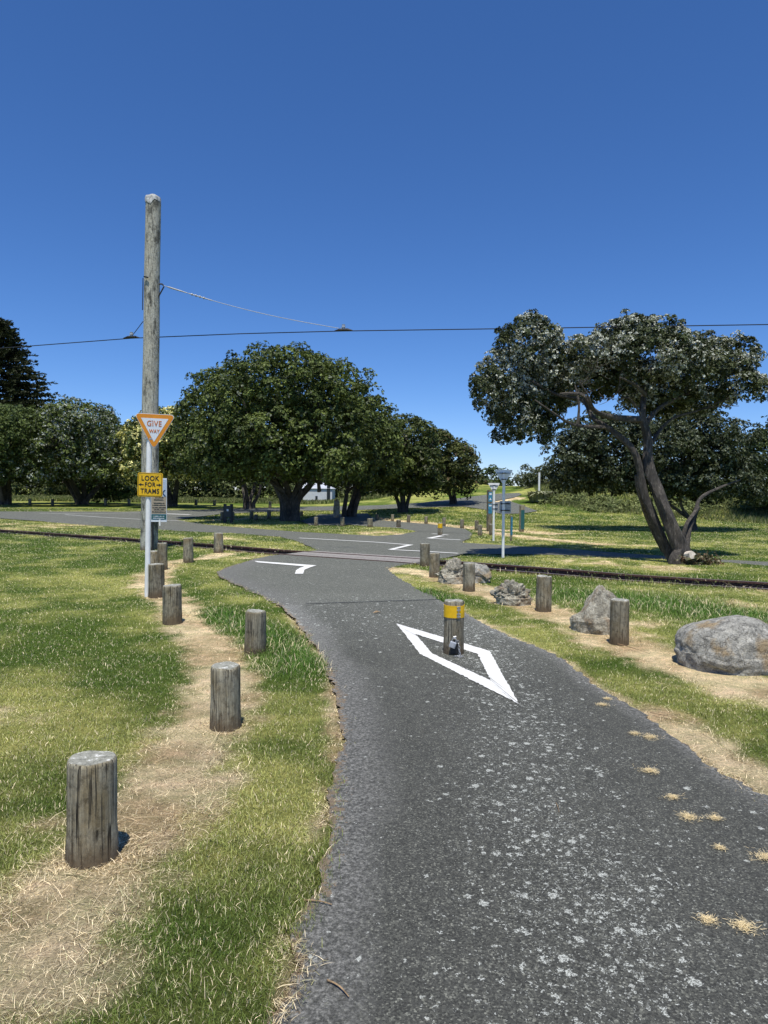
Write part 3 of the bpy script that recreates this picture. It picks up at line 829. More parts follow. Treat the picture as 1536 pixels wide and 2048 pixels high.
for (x, y, w, t, lb) in [(754, 1041, 6, 1029, 'leftmost small bollard behind the bend of the far path'), (785, 1043, 6, 1029, 'small pale bollard just right of the far path bend'),
        (817, 1046, 7, 1030, 'small bollard under the third tree by the far path'), (852, 1049, 7, 1033, 'small bollard just left of the far yellow topped bollard'),
        (888, 1053, 7, 1035, 'small bollard just right of the far yellow topped bollard'), (924, 1057, 8, 1039, 'lone small bollard between the yellow topped one and the blue post'),
        (953, 1061, 8, 1041, 'rear one of the bollard pair left of the blue post'), (960, 1072, 9, 1050, 'front one of the bollard pair left of the blue post'),
        (982, 1071, 8, 1048, 'bollard between the blue post and the white sign posts'),
        (797, 1055, 9, 1040, 'pale bollard at the right tip of the tree island'), (740, 1055, 11, 1037, 'pale bollard in front of the shaded path by the tree island'),
        (685, 1053, 8, 1035, 'shaded bollard below the standing stone slab'), (632, 1052, 8, 1034, 'shaded bollard right of the big tree trunk')]:
    bollard(x, y, w, t, lb, gf)
gi = 'small bollards on the tree island'
for (x, y, w, t, lb) in [(444, 1041, 7, 1024, 'island bollard just left of the dark notice board'), (466, 1040, 6, 1024, 'island bollard just right of the dark notice board'),
        (503, 1039, 8, 1022, 'island bollard on bare soil left of the dark stump'), (538, 1038, 8, 1021, 'island bollard on bare soil close to the big trunk'), (603, 1033, 6, 1023, 'tiny bollard right of the big trunk')]:
    bollard(x, y, w, t, lb, gi)
gd = 'dark bollards in tree shade beyond the road'
for (x, y, t, lb) in [(60, 1010, 997, 'dark far bollard nearest the left picture edge'), (105, 1011, 998, 'dark far bollard second from the left picture edge'), (211, 1011, 997, 'dark far bollard right of the grey leaved tree'),
        (258, 1011, 998, 'dark far bollard just left of the utility pole'), (392, 1010, 999, 'dark far bollard right of the cream flowering tree'), (429, 1011, 1000, 'dark far bollard left of the many stemmed tree'),
        (508, 1015, 1002, 'dark far bollard right of the many stemmed tree'), (540, 1016, 1003, 'dark far bollard just left of the big trunk')]:
    bollard(x, y, 6, t, lb, gd)
bollard(512, 1041, 8, 1032, 'squat dark stump on the tree island', gi, 'tree_stump')
bpy.data.objects['tree_stump']['category'] = 'stump'

# yellow banded bollards
def yellow_bollard(px, py, wpx, top, label, detail):
    p = G(px, py); r = S(wpx, p.y) / 2; p = p + Vector((p.x, p.y, 0)).normalized() * r * .9; p.z = float(hbase(p.x, p.y))
    d = ray(px, top); h = EYE + d.z * (p.y / d.y) - p.z
    e = empty('banded_bollard', p, label=label, cat='bollard', group='removable bollards with a yellow band')
    bollard_mb(r, h, seed=px * .1).build('post', M['wood'], e, smooth=True)
    mb = MB(); seg = 36; z1 = h * (.925 if detail else .97); z0 = h * (.70 if detail else .58); rb = r * 1.035
    th0 = R(-62)
    vs = []
    for z in (z0, z1):
        for rr in (rb, rb - .006):
            for i in range(seg): vs.append((rr * math.cos(2 * math.pi * i / seg), rr * math.sin(2 * math.pi * i / seg), z))
    def I(l, k, i): return (l * 2 + k) * seg + i % seg
    fs = []
    for i in range(seg):
        fs += [(I(0, 0, i), I(0, 0, i + 1), I(1, 0, i + 1), I(1, 0, i)), (I(0, 1, i), I(1, 1, i), I(1, 1, i + 1), I(0, 1, i + 1)), (I(1, 0, i), I(1, 0, i + 1), I(1, 1, i + 1), I(1, 1, i)), (I(0, 0, i), I(0, 1, i), I(0, 1, i + 1), I(0, 0, i + 1))]
    mb.add(vs, fs); bnd = mb.build('reflective_band', M['yellow'], e, smooth=True)
    if detail:
        mb = MB(); a = R(-72)
        for z in (z0 + .015, (z0 + z1) / 2 - .02, (z0 + z1) / 2 + .02, z1 - .012):
            for da in (-.09, .12): mb.box((math.cos(a + da) * (rb + .003), math.sin(a + da) * (rb + .003), z), (.016, .010, .014), Matrix.Rotation(a + da + R(90), 3, 'Z'))
        mb.box((math.cos(a + .02) * (rb + .001), math.sin(a + .02) * (rb + .001), (z0 + z1) / 2), (.010, .004, (z1 - z0) * .96), Matrix.Rotation(a + R(90), 3, 'Z'))
        mb.build('clasp', M['zinc'], bnd, bev=.001)
        mb = MB(); a = R(-93)
        mb.box((math.cos(a) * r * .99, math.sin(a) * r * .99, .085), (.075, .03, .13)); mb.build('recess_shade', M['black'], e, bev=.004)  # recess shade painted as a black block on the post, nothing hollowed out
        mb = MB(); mb.tube([(-.014 + .0, -r - .02, .185), (.012, -r - .02, .19)], .012, 12); mb.build('lock_eye', M['zinc'], e)
    return e, p, r, h
e, bp, br, bh = yellow_bollard(907, 1311, 41, 1201, 'grey bollard with yellow band standing inside the white diamond', True)
yellow_bollard(880, 1070, 9.5, 1046, 'far bollard with a yellow top on the opposite path', False)
# padlock + chain
pl = empty('padlock', bp + Vector((-.022, -br - .028, .115)), label='small steel padlock hanging on the yellow banded bollard', cat='padlock')
pl.rotation_euler = (R(8), R(18), R(-12))
mb = MB(); mb.box((0, 0, 0), (.062, .028, .062)); mb.build('lock_body', M['cablew'], pl, bev=.006)
mb = MB(); mb.tube([(-.018, 0, .03)] + [(-.018 * math.cos(t), 0, .052 + .018 * math.sin(t)) for t in [0, .5, 1.05, 1.57, 2.1, 2.6, 3.14]] + [(.018, 0, .03)], .0045, 8); mb.build('shackle', M['zinc'], pl, smooth=True)
mb = MB(); cp = [(.03, -br - .018, .14), (.036, -br - .02, .112), (.040, -br - .024, .084), (.043, -br - .028, .056), (.046, -br - .034, .030), (.052, -br - .050, .012), (.032, -br - .066, .012), (.010, -br - .060, .012), (-.008, -br - .078, .012), (.062, -br - .075, .013), (.044, -br - .092, .012)]
for i, c in enumerate(cp):
    c = Vector(c); rot = Matrix.Rotation(i * 1.2, 3, 'Z') @ Matrix.Rotation(R(90) if i < 5 else R(15), 3, 'X')
    if i < 5: rot = Matrix.Rotation(i * R(80), 3, 'Z') @ Matrix.Rotation(R(90), 3, 'X')
    lp = []
    for k in range(15):
        t = k / 14 * 2 * math.pi; q = Vector((.009 * math.cos(t), .017 * math.sin(t), 0)); lp.append(c + rot @ q)
    mb.tube(lp, .0032, 6, cap=False)
o = mb.build('chain', M['zinc'], loc=bp, smooth=True); tag(o, 'short steel chain trailing from the padlocked bollard onto the asphalt', 'chain')

# ------------------------------------------------------------------ rocks
def rock(name, px, py, wpx, top, depth, seed, mat, label, prof=None, amp=.18, sub=5, ridge=0, facets=0, facet_d=.8, pile=False, zpow=1.0, cracks=0, cen=.3):
    p = G(px, py); wid = S(wpx, p.y); p = p + Vector((p.x, p.y, 0)).normalized() * depth / 2; p.z = float(hbase(p.x, p.y))
    d = ray(px, top); h = EYE + d.z * (p.y / d.y) - p.z
    bm = bmesh.new(); bmesh.ops.create_icosphere(bm, subdivisions=sub, radius=1)
    rr = random.Random(seed)
    planes = []
    for i in range(facets):
        v = Vector((rr.gauss(0, 1), rr.gauss(0, 1), rr.gauss(0, .8))).normalized(); planes.append((v, rr.uniform(facet_d, .97)))
    for v in bm.verts:
        n = v.co.normalized(); q = n.copy()
        for pv, pd in planes:
            t = q.dot(pv)
            if t > pd: q -= pv * (t - pd)
        f = 1 + amp * noise.noise(n * 1.3 + Vector((seed, 0, 0))) * 1.6 + amp * .6 * noise.noise(n * 3.1 + Vector((0, seed, 0))) + amp * .3 * noise.noise(n * 8 + Vector((0, 0, seed)))
        if ridge: f += ridge * (abs(noise.noise(n * 4.5 + Vector((seed, 2, 0)))) - .2) + ridge * .6 * (abs(noise.noise(n * 11 + Vector((seed, 5, 0)))) - .2)
        if cracks:
            dv = noise.voronoi(n * cracks[1] + Vector((seed, seed, 0)) + .3 * noise.noise_vector(n * 3))[0]
            f += cracks[0] * (min(.35, dv[1] - dv[0]) - .15) + .12 * (noise.cell(n * cracks[1] * .8) - .5)
        q = q * f
        if zpow != 1: q.z = math.copysign(abs(q.z) ** zpow, q.z)
        zz = q.z
        if zz < 0 and math.hypot(q.x, q.y) > 1e-4:
            hxy = math.hypot(q.x, q.y); kx = min(1.0, hxy * 3.2) ; q = Vector((q.x / hxy * max(hxy, kx * (.97 + .08 * noise.noise(n * 3 + Vector((seed, 1, 0))))), q.y / hxy * max(hxy, kx * (.97 + .08 * noise.noise(n * 3 + Vector((seed, 1, 0))))), q.z))
        if prof: sx = prof(zz)
        else: sx = 1
        v.co = Vector((q.x * wid / 2 * sx, q.y * depth / 2 * sx, (cen * h + zz * (1 - cen) * h) if zz > 0 else cen * h + zz * (cen * h + .12)))
    me = bpy.data.meshes.new(name); bm.to_mesh(me); bm.free(); me.materials.append(mat)
    for pl_ in me.polygons: pl_.use_smooth = True
    try: me.set_sharp_from_angle(angle=R(32))
    except Exception: pass
    o = bpy.data.objects.new(name, me); COL.objects.link(o); o.location = p
    tag(o, label, 'rock', 'rocks along the right verge'); return o
rock('boulder', 1466, 1350, 238, 1233, .85, 3, M['rock'], 'big rounded grey boulder with rough brown patches at the right picture edge', amp=.06, facets=8, facet_d=.93, cen=.30, ridge=.02, sub=6)
rock('pointed_rock', 1196, 1266, 98, 1168, .45, 9, M['rock2'], 'tall pointed rock leaning beside the nearest right bollard', prof=lambda z: 1.08 - .52 * max(-.2, z) ** 1 if z > -.2 else 1.15, amp=.14, facets=10, facet_d=.7, ridge=.06)
rock('rubble_rock', 1027, 1213, 72, 1160, .38, 14, M['rock2'], 'craggy low rock of jagged layers between two right hand bollards', amp=.2, facets=16, facet_d=.7, ridge=.10, cracks=(.55, 2.6), sub=6)
rock('flat_rock', 905, 1168, 60, 1122, .5, 23, M['rock2'], 'dark cracked rock just behind the second far bollard on the right', amp=.2, facets=10, facet_d=.65, ridge=.10, cracks=(.45, 2.2), sub=6)
rock('slab_rock', 950, 1166, 62, 1122, .6, 31, M['rock'], 'sloping grey rock behind the cracked bollard', prof=lambda z: 1 - .3 * max(0, z), amp=.16, facets=12, facet_d=.7, ridge=.1)
# standing stone
p = G(673, 1036)
d = ray(673, 997); h = EYE + d.z * (p.y / d.y) - p.z
mb = MB(); w = S(13, p.y)
mb.plate([(-w * .5, -.1), (w * .35, -.1), (w * .5, h * .3), (w * .48, h * .8), (w * .1, h), (-w * .35, h * .9), (-w * .5, h * .45)], -.12, .12)
o = mb.build('standing_stone', M['rock2'], loc=p, bev=.03); tag(o, 'pale upright stone slab under the trees by the far path', 'stone')

# ------------------------------------------------------------------ signs
def post_line(px, py, ptx, pty):
    """foot on ground and a top at same depth"""
    p = G(px, py); q = P(ptx, pty, p.y); return p, q
# give way sign on the left
p0, p1 = post_line(294, 1192, 299, 842)
sg = empty('give_way_sign', p0, label='white post with orange bordered GIVE WAY triangle and yellow LOOK FOR TRAMS plate', cat='road sign')
hh = p1.z - p0.z; dx = p1.x - p0.x
mb = MB(); mb.tube([(0, 0, -.2), (dx, 0, hh)], .038, 20); mb.build('post', M['white'], sg, smooth=True)
def zz(py): d = ray(296, py); return EYE + d.z * (p0.y / d.y) - p0.z
def xx(z): return dx * z / hh
sgn = bpy.data.objects.new('sign_face', None)
def rtri(cx, zt, zb, half, rad, n=6):
    # rounded triangle pointing down
    A = Vector((cx - half, zt)); B = Vector((cx + half, zt)); C = Vector((cx, zb)); out = []
    for P0, Pa, Pb in ((A, C, B), (B, A, C), (C, B, A)):
        u = (Pa - P0).normalized(); v = (Pb - P0).normalized()
        s = P0 + u * rad; e_ = P0 + v * rad
        for k in range(n + 1):
            t = k / n; out.append(tuple((1 - t) ** 2 * s + 2 * t * (1 - t) * P0 + t * t * e_))
    return out
zt, zb = zz(828), zz(900); cx = xx((zt + zb) / 2) ; hw = S(41, p0.y)
def tri_part(name, k, y0, y1, mat, par, rad):
    mb = MB(); c_z = zt - (zt - zb) * .36
    pts = rtri(0, zt, zb, hw, rad)
    pts = [((x) * k, c_z + (z - c_z) * k) for x, z in pts]
    mb.plate(pts, y0, y1); o = mb.build(name, mat, par); return o
tri = tri_part('triangle_plate', 1.0, -.046, -.043, M['signwhite'], sg, .09); tri.location = (cx, 0, 0)
tri_part('border', .965, -.0485, -.0465, M['orange'], tri, .085)
tri_part('white_panel', .655, -.051, -.049, M['signwhite'], tri, .012)
text_part('lettering', 'GIVE', .115, M['textorange'], tri, -.004, zz(848), -.053, .0015, .82)
text_part('lettering', 'WAY', .074, M['textorange'], tri, .0, zz(863), -.053, .0015, .82)
tri.rotation_euler = (0, R(2.0), R(4))
def rrect(x0, x1, z0, z1, r, n=5):
    out = []
    for cx_, cz_, a0 in ((x1 - r, z1 - r, 0), (x0 + r, z1 - r, 90), (x0 + r, z0 + r, 180), (x1 - r, z0 + r, 270)):
        for k in range(n + 1):
            a = R(a0 + 90 * k / n); out.append((cx_ + r * math.cos(a), cz_ + r * math.sin(a)))
    return out
z0, z1 = zz(993.5), zz(945.5); hw2 = S(24.5, p0.y); cz = (z0 + z1) / 2
def plate(name, inset, y0, y1, mat, par, rad):
    mb = MB(); mb.plate(rrect(-hw2 + inset, hw2 - inset, z0 + inset, z1 - inset, rad), y0, y1); return mb.build(name, mat, par)
yp = plate('warning_plate', 0, -.047, -.044, M['yellow'], sg, .03); yp.location = (xx(cz), 0, 0); yp.rotation_euler = (0, R(1.2), R(4))
plate('border', .010, -.0492, -.0475, M['black'], yp, .026)
plate('yellow_panel', .017, -.0514, -.0497, M['yellow'], yp, .021)
H = z1 - z0
text_part('lettering', 'LOOK', .098, M['black'], yp, 0, cz + H * .26, -.053, .002, .88)
text_part('lettering', 'FOR', .090, M['black'], yp, 0, cz + H * .0, -.053, .002, .86)
text_part('lettering', 'TRAMS', .098, M['black'], yp, 0, cz - H * .27, -.053, .002, .82)
for s in (-1, 1):
    mb = MB(); x0_ = hw2 * .50; x1_ = hw2 * .92; t = H * .022; hd = H * .065
    mb.plate([(s * x0_, cz - t), (s * (x1_ - .04), cz - t), (s * (x1_ - .04), cz - hd), (s * x1_, cz), (s * (x1_ - .04), cz + hd), (s * (x1_ - .04), cz + t), (s * x0_, cz + t)], -.0535, -.0518)
    mb.build('arrow', M['black'], yp)
for z in (zz(842), zz(878), zz(955), zz(985)):
    mb = MB(); mb.box((xx(z), -.01, z), (.12, .075, .022)); mb.build('bracket', M['zinc'], sg)

# back-facing give way signs at the right
def back_sign(px, py, top, label, twpx, thpx, panel, ttop):
    p0, p1 = post_line(px, py, px + (py - top) * .012, top)
    e = empty('give_way_sign', p0, label=label, cat='road sign', group='road signs seen from behind'); Y = p0.y
    h = p1.z - p0.z; dx = p1.x - p0.x
    mb = MB(); mb.tube([(0, 0, -.2), (dx, 0, h)], .035, 16); mb.build('post', M['white'], e, smooth=True)
    zt = h + S(top - ttop, Y); zb = zt - S(thpx, Y); hw = S(twpx, Y) / 2
    A = rtri(0, zt, zb, hw, .05); mb = MB(); mb.plate(A, .045, .049); t = mb.build('triangle_plate', M['white'], e); t.location = (dx, 0, 0)
    t.rotation_euler = (0, 0, 0)
    for k in (.22, .62):
        z = zt - (zt - zb) * k; w_ = hw * 2 * (1 - k) * .86
        mb = MB(); mb.box((0, .036, z), (w_, .014, .035)); mb.build('rail_bracket', M['zinc'], t)
        mb = MB(); mb.box((0, -.002, z), (.09, .08, .022)); mb.build('clamp', M['dark'], t)
    if panel:
        x0, x1, a, b = panel; cx_ = S((x0 + x1) / 2 - px, Y); w_ = S(x1 - x0, Y); z1 = P(px, a, Y).z - p0.z; z0 = P(px, b, Y).z - p0.z
        pts = rrect(cx_ - w_ / 2, cx_ + w_ / 2, z0, z1, .02); mb = MB(); mb.plate(pts, .045, .049); q = mb.build('panel_back', M['zinc'], e)
        for k in (.22, .78):
            z = z0 + (z1 - z0) * k; mb = MB(); mb.box((cx_, .035, z), (w_ * .8, .014, .03)); mb.build('rail_bracket', M['dark'], q)
            mb = MB(); mb.box((xx(0) + dx * z / h, 0, z), (.09, .085, .02)); mb.build('clamp', M['dark'], q)
    return e
back_sign(1006, 1114, 944, 'nearer white sign post with a triangle and a square plate, both seen from behind', 38, 31, (998, 1021, 1002, 1026), 939.5)
back_sign(987, 1081, 970, 'farther and smaller white sign post with a triangle seen from behind', 25, 21, (983, 996, 1005, 1021), 966)
# thin white marker post on hill
p0, p1 = post_line(1078, 982, 1078, 945); p0 = P(1078, 985, 52); p0.z = float(hbase(p0.x, p0.y)); p1 = P(1078, 945, 52)
mb = MB(); mb.tube([(0, 0, -.2), (0, 0, p1.z - p0.z)], .075, 12); o = mb.build('marker_post', M['white'], loc=p0); tag(o, 'thin white post rising behind the flax bush on the hill', 'post')

# blue trail posts
def totem(px, py, top, wpx, bands, label, name='trail_post'):
    p0, p1 = post_line(px, py, px, top); Y = p0.y; h = p1.z - p0.z; w = S(wpx, Y)
    e = empty(name, p0, label=label, cat='trail post', group='trail posts on the right lawn', rz=R(15))
    mb = MB(); mb.prism([(-w / 2, -w / 2), (w / 2, -w / 2), (w / 2, w / 2), (-w / 2, w / 2)], -.2, h); mb.build('post', M['wood'], e, bev=.012)
    for a, b, m in bands:
        za = P(px, a, Y).z - p0.z; zb = P(px, b, Y).z - p0.z
        mb = MB(); mb.box((0, -w / 2 - .004, (za + zb) / 2), (w * .96, .006, za - zb)); mb.build('blue_panel', m, e)
    return e, w, Y, p0
e, w, Y, p0 = totem(978, 1063, 980, 8.5, [(984, 1003, M['blue']), (1007, 1027, M['blue'])], 'tall timber post with two blue panels beside the white sign posts')
for a, b in ((986, 990), (996, 1000), (1009.5, 1013)):
    za = P(978, a, Y).z - p0.z; zb = P(978, b, Y).z - p0.z
    mb = MB(); c_ = (za + zb) / 2
    if a == 996: mb.plate([(-.05, c_ - .04), (.05, c_ - .04), (0, c_ + .06)], -w / 2 - .010, -w / 2 - .008)
    elif a > 1000: mb.plate([(-.07, c_), (-.0, c_ + .05), (0, c_ + .02), (.08, c_ + .02), (.08, c_ - .02), (0, c_ - .02), (0, c_ - .05)], -w / 2 - .010, -w / 2 - .008)
    else: mb.plate([(-.05, c_ - .04), (.05, c_ - .04), (.05, c_ + .04), (-.05, c_ + .04)], -w / 2 - .010, -w / 2 - .008)
    mb.build('white_symbol', M['signwhite'], e)
totem(1043, 1064, 1010, 8, [(1020, 1058, M['teal'])], 'shorter grey and teal post right of the white sign posts')
totem(1022, 1081, 1031, 4, [(1034, 1070, M['blue'])], 'slim blue marker post in front of the teal post')

# dark notice board on the island
p0, p1 = post_line(456, 1046, 456, 1008); Y = p0.y
e = empty('notice_board', p0, label='dark two legged notice board in shade on the tree island', cat='notice board')
for x in (450, 463):
    mb = MB(); mb.box((S(x - 456, Y), 0, (p1.z - p0.z) / 2 - .1), (.13, .13, p1.z - p0.z + .2)); mb.build('leg', M['dark'], e, bev=.01)
mb = MB(); mb.box((0, -.075, (p1.z - p0.z) * .62), (S(15, Y), .03, (p1.z - p0.z) * .6)); mb.build('board', M['door'], e, bev=.005)
mb = MB(); mb.box((0, -.093, (p1.z - p0.z) * .68), (S(4, Y), .004, .1)); mb.build('white_symbol', M['signwhite'], e)

# ------------------------------------------------------------------ utility pole, wires
p0 = G(298, 1100); Y = p0.y; p1 = P(306, 398, Y)
up = empty('utility_pole', p0, label='tall weathered timber tram pole with a white metal cap beside the left bollards', cat='utility pole')
hP = p1.z - p0.z; dx = p1.x - p0.x
pts = []; rad = []
for k in range(24):
    t = k / 23; z = -.3 + (hP + .3) * t; pts.append((dx * z / hP + .02 * noise.noise((z * .4, 0, 0)), 0, z)); rad.append(S(34, Y) / 2 * (1 - t) + S(29, Y) / 2 * t)
mb = MB(); mb.tube(pts, rad, 24); mb.build('pole', M['pole'], up, smooth=True)
mb = MB(); seg = 24; vs = []; rt = S(29, Y) / 2
for i, (k, z) in enumerate([(1.06, -.12), (1.06, .0), (.95, .05), (.45, .075), (.02, .085)]):
    for s in range(seg):
        th = 2 * math.pi * s / seg; zz_ = hP + z + (-.06 * (math.sin(th * 3 + .6) + .5 * math.sin(th * 7)) if i == 0 else 0) + (.012 * math.sin(4 * th) if i in (2, 3) else 0)
        vs.append((dx + rt * k * math.cos(th), rt * k * math.sin(th), zz_))
fs = [(i * seg + s, i * seg + (s + 1) % seg, (i + 1) * seg + (s + 1) % seg, (i + 1) * seg + s) for i in range(4) for s in range(seg)]
mb.add(vs, fs); mb.build('cap', plain('cap_lead', (.46, .46, .44), .5, 0, .35, 14), up, smooth=True)
def loc(v): return v - p0
def on(px, py, dY=0): return P(px, py, Y + dY) - p0
mb = MB(); mb.tube([on(318, 568, -.05), on(324, 568, -.05), on(327, 571, -.05)], .02, 8); mb.tube([on(315, 597, -.05), on(328, 573, -.05)], .018, 8)
mb.tube([on(288, 553, -.2), on(296, 555, -.25)], .02, 6); mb.tube([on(286, 556, -.1), on(285, 620, -.1)], .012, 6)
mb.build('wire_bracket', M['dark'], up)
mb = MB(); mb.tube([on(305, 1040, -.24), on(305, 1100, -.24)], .03, 8); mb.build('conduit', M['dark'], up)
# contact wire
Wz = 5.6
def wp(px, py): # point on the wire plane z=Wz-ish
    d = ray(px, py); t = (Wz - EYE) / d.z; return Vector((0, 0, EYE)) + d * t
A = [wp(-260, 716), wp(60, 692), wp(263, 676.5), wp(480, 667.5), wp(687, 662), wp(1100, 656), wp(1536, 649), wp(2000, 641)]
L = []
for a, b in zip(A[:-1], A[1:]):
    for k in range(8): L.append(a.lerp(b, k / 8))
L.append(A[-1]); o0 = A[3]
mb = MB(); mb.tube([v - o0 for v in L], .012, 6); o = mb.build('overhead_wire', M['cable'], loc=o0); tag(o, 'long black contact wire running level across the whole sky', 'overhead wire')
def hanger(px, py, label):
    c = wp(px, py); e = empty('wire_hanger', c, label=label, cat='wire hanger', group='hangers holding the contact wire')
    dr = (A[4] - A[3]).normalized(); a = math.atan2(dr.y, dr.x); e.rotation_euler = (0, 0, a)
    mb = MB(); mb.tube([(-.23, 0, 0), (-.1, 0, .025), (.1, 0, .025), (.23, 0, 0)], [.012, .035, .035, .012], 8); mb.build('clamp', M['cable'], e)
    mb = MB(); mb.tube([(0, 0, .02), (0, 0, .07), (0, 0, .08), (0, 0, .12), (0, 0, .13), (0, 0, .15)], [.03, .03, .05, .05, .03, .045], 10)
    mb.tube([(-.1, 0, .03), (0, 0, .09)], .015, 6); mb.build('insulator', M['cablew'], e, smooth=True); return c
c2 = hanger(687, 661.5, 'right hand wire hanger where the sloping steel span wire ends'); c1 = hanger(263, 676, 'left hand wire hanger just beside the utility pole')
s0 = P(327, 571, Y - .05); s1 = c2 + Vector((-.12, 0, .06)); e = empty('span_wire', s0, label='thin silver span wire sloping from the utility pole down to the contact wire', cat='wire')
pts = [s0.lerp(s1, k / 20) - Vector((0, 0, .10 * math.sin(math.pi * k / 20))) for k in range(21)]
mb = MB(); mb.tube([q - s0 for q in pts], .009, 6); mb.build('wire', M['cablew'], e)
def at(t): return s0.lerp(s1, t) - Vector((0, 0, .10 * math.sin(math.pi * t))) - s0
mb = MB(); mb.tube([at(.02), at(.04), at(.10), at(.14)], [.012, .022, .018, .01], 8)
for k in range(8): t = .165 + k * .0115; mb.tube([at(t), at(t + .0035)], .032 if k % 2 == 0 else .016, 10)
mb.tube([at(.15), at(.28)], .014, 8); mb.build('insulator', M['zinc'], e, smooth=True)
s2 = P(286, 643, Y + .1); mb = MB(); mb.tube([(0, 0, 0), (c1 + Vector((.05, 0, .1))) - s2], .01, 6); o = mb.build('stay_wire', M['cable'], loc=s2); tag(o, 'short stay wire between the utility pole and the left hand wire hanger', 'wire')
# notice on the pole
nb_c = P(318, 1000, Y - .26); e = empty('park_notice', nb_c, label='tall narrow notice with a pale blue top on the utility pole behind the yellow plate', cat='notice')
nw = S(31, Y) / 2; nh = S(86, Y) / 2
def nz(py): return P(318, py, Y - .26).z - nb_c.z
mb = MB(); mb.box((0, 0, 0), (nw * 2, .02, nh * 2)); mb.build('backing', M['signwhite'], e)
def npart(name, a, b, mat, inset=.02, y=-.013):
    za, zb = nz(a), nz(b); mb = MB(); mb.box((0, y, (za + zb) / 2), (nw * 2 - inset, .004, za - zb)); return mb.build(name, mat, e)
pbl = plain('notice_blue', (.42, .50, .62), .5); npart('blue_header', 959, 993, pbl); npart('tan_panel', 993.5, 1028, M['tan']); npart('teal_footer', 1029, 1039, M['teal'])
mb = MB(); za = nz(962); zb = nz(972); mb.plate([(-.12, zb), (.06, zb), (.06, zb + .05), (.0, za), (-.07, zb + .05)], -.020, -.017); mb.build('house_symbol', M['navy'], e)
text_part('lettering', 'RK', .23, M['navy'], e, .05, nz(987), -.018, .006, .85)
rr = random.Random(4)
def print_row(py, half, hgt, m):
    """an unreadable printed line: one bar whose top edge goes up and down like words"""
    z = nz(py); x = -half; up = []
    while x < half:
        w_ = rr.uniform(.012, .03); hh_ = hgt * rr.choice((.25, .8, 1, 1)); up += [(x, z + hh_), (x + w_, z + hh_)]; x += w_
    pts = [(-half, z)] + up + [(x, z)]
    mb = MB(); mb.plate(pts, -.0195, -.017); mb.build('text_line', m, e)
for py, k in ((996, .5), (1000.5, .62), (1007, .66), (1011, .8), (1016, .8), (1020, .66), (1024.5, .85)): print_row(py, nw * k, .022, M['dark'])
for py in (1033, 1037): print_row(py, nw * .75, .016, M['signwhite'])
mb = MB(); mb.box((.03, -.02, nz(1045)), (.03, .02, .16)); mb.build('strap', M['white'], e)

# ------------------------------------------------------------------ house behind the trees
Yh = 66.0
a = P(606, 1000, Yh); b = P(664, 1000, Yh); base = float(hbase(b.x, Yh)); c = Vector((b.x, Yh, base))
hs = empty('small_house', c, label='pale grey flat walled hut with a dark door seen between the tree trunks', cat='house')
wl = b.x - a.x; zt = P(664, 977, Yh).z - base
mb = MB(); mb.box((-wl / 2, 2, zt / 2 - .2), (wl, 4, zt + .4)); mb.build('wall', M['housewall'], hs)
mb = MB(); mb.add([(-wl - .1, -.1, zt - .02), (.1, -.1, zt - .02), (.1, 4.1, zt - .02), (-wl - .1, 4.1, zt - .02), (-wl, 2, zt + .55), (-.6 - wl * .15, 2, zt + .55)], [(0, 1, 5, 4), (1, 2, 5), (2, 3, 4, 5), (3, 0, 4), (0, 3, 2, 1)]); mb.build('roof', M['houseroof'], hs)
xd = P(657, 1000, Yh).x - c.x; mb = MB(); mb.box((xd, -.03, .85), (.32, .06, 1.9)); mb.build('door', M['door'], hs)
xd = P(633, 1000, Yh).x - c.x; mb = MB(); mb.box((xd, -.03, .3), (.22, .06, .5)); mb.build('vent', M['door'], hs)

# ------------------------------------------------------------------ trees
def leaf_quads(cen, nrm, k, L, Wd, spread, r_):
    """k leaves around each rosette centre"""
    n = len(cen); cen = np.repeat(cen, k, 0); nrm = np.repeat(nrm, k, 0); m = n * k
    rnd = r_.normal(size=(m, 3)); t = np.cross(nrm, rnd); t /= np.linalg.norm(t, axis=1)[:, None] + 1e-9
    tilt = r_.uniform(spread[0], spread[1], m)[:, None]
    d = nrm * np.cos(tilt) + t * np.sin(tilt)
    s = np.cross(d, nrm); s /= np.linalg.norm(s, axis=1)[:, None] + 1e-9
    s = s + .35 * r_.normal(size=(m, 3)); 
    l = L * .8 * r_.uniform(.65, 1.25, m)[:, None]; w = Wd * r_.uniform(.7, 1.2, m)[:, None] * .5
    b0 = cen; md = cen + d * l * .55; tp = cen + d * l + nrm * -.15 * l
    return np.stack([b0, md + s * w, tp, md - s * w], 1).reshape(-1, 3), m

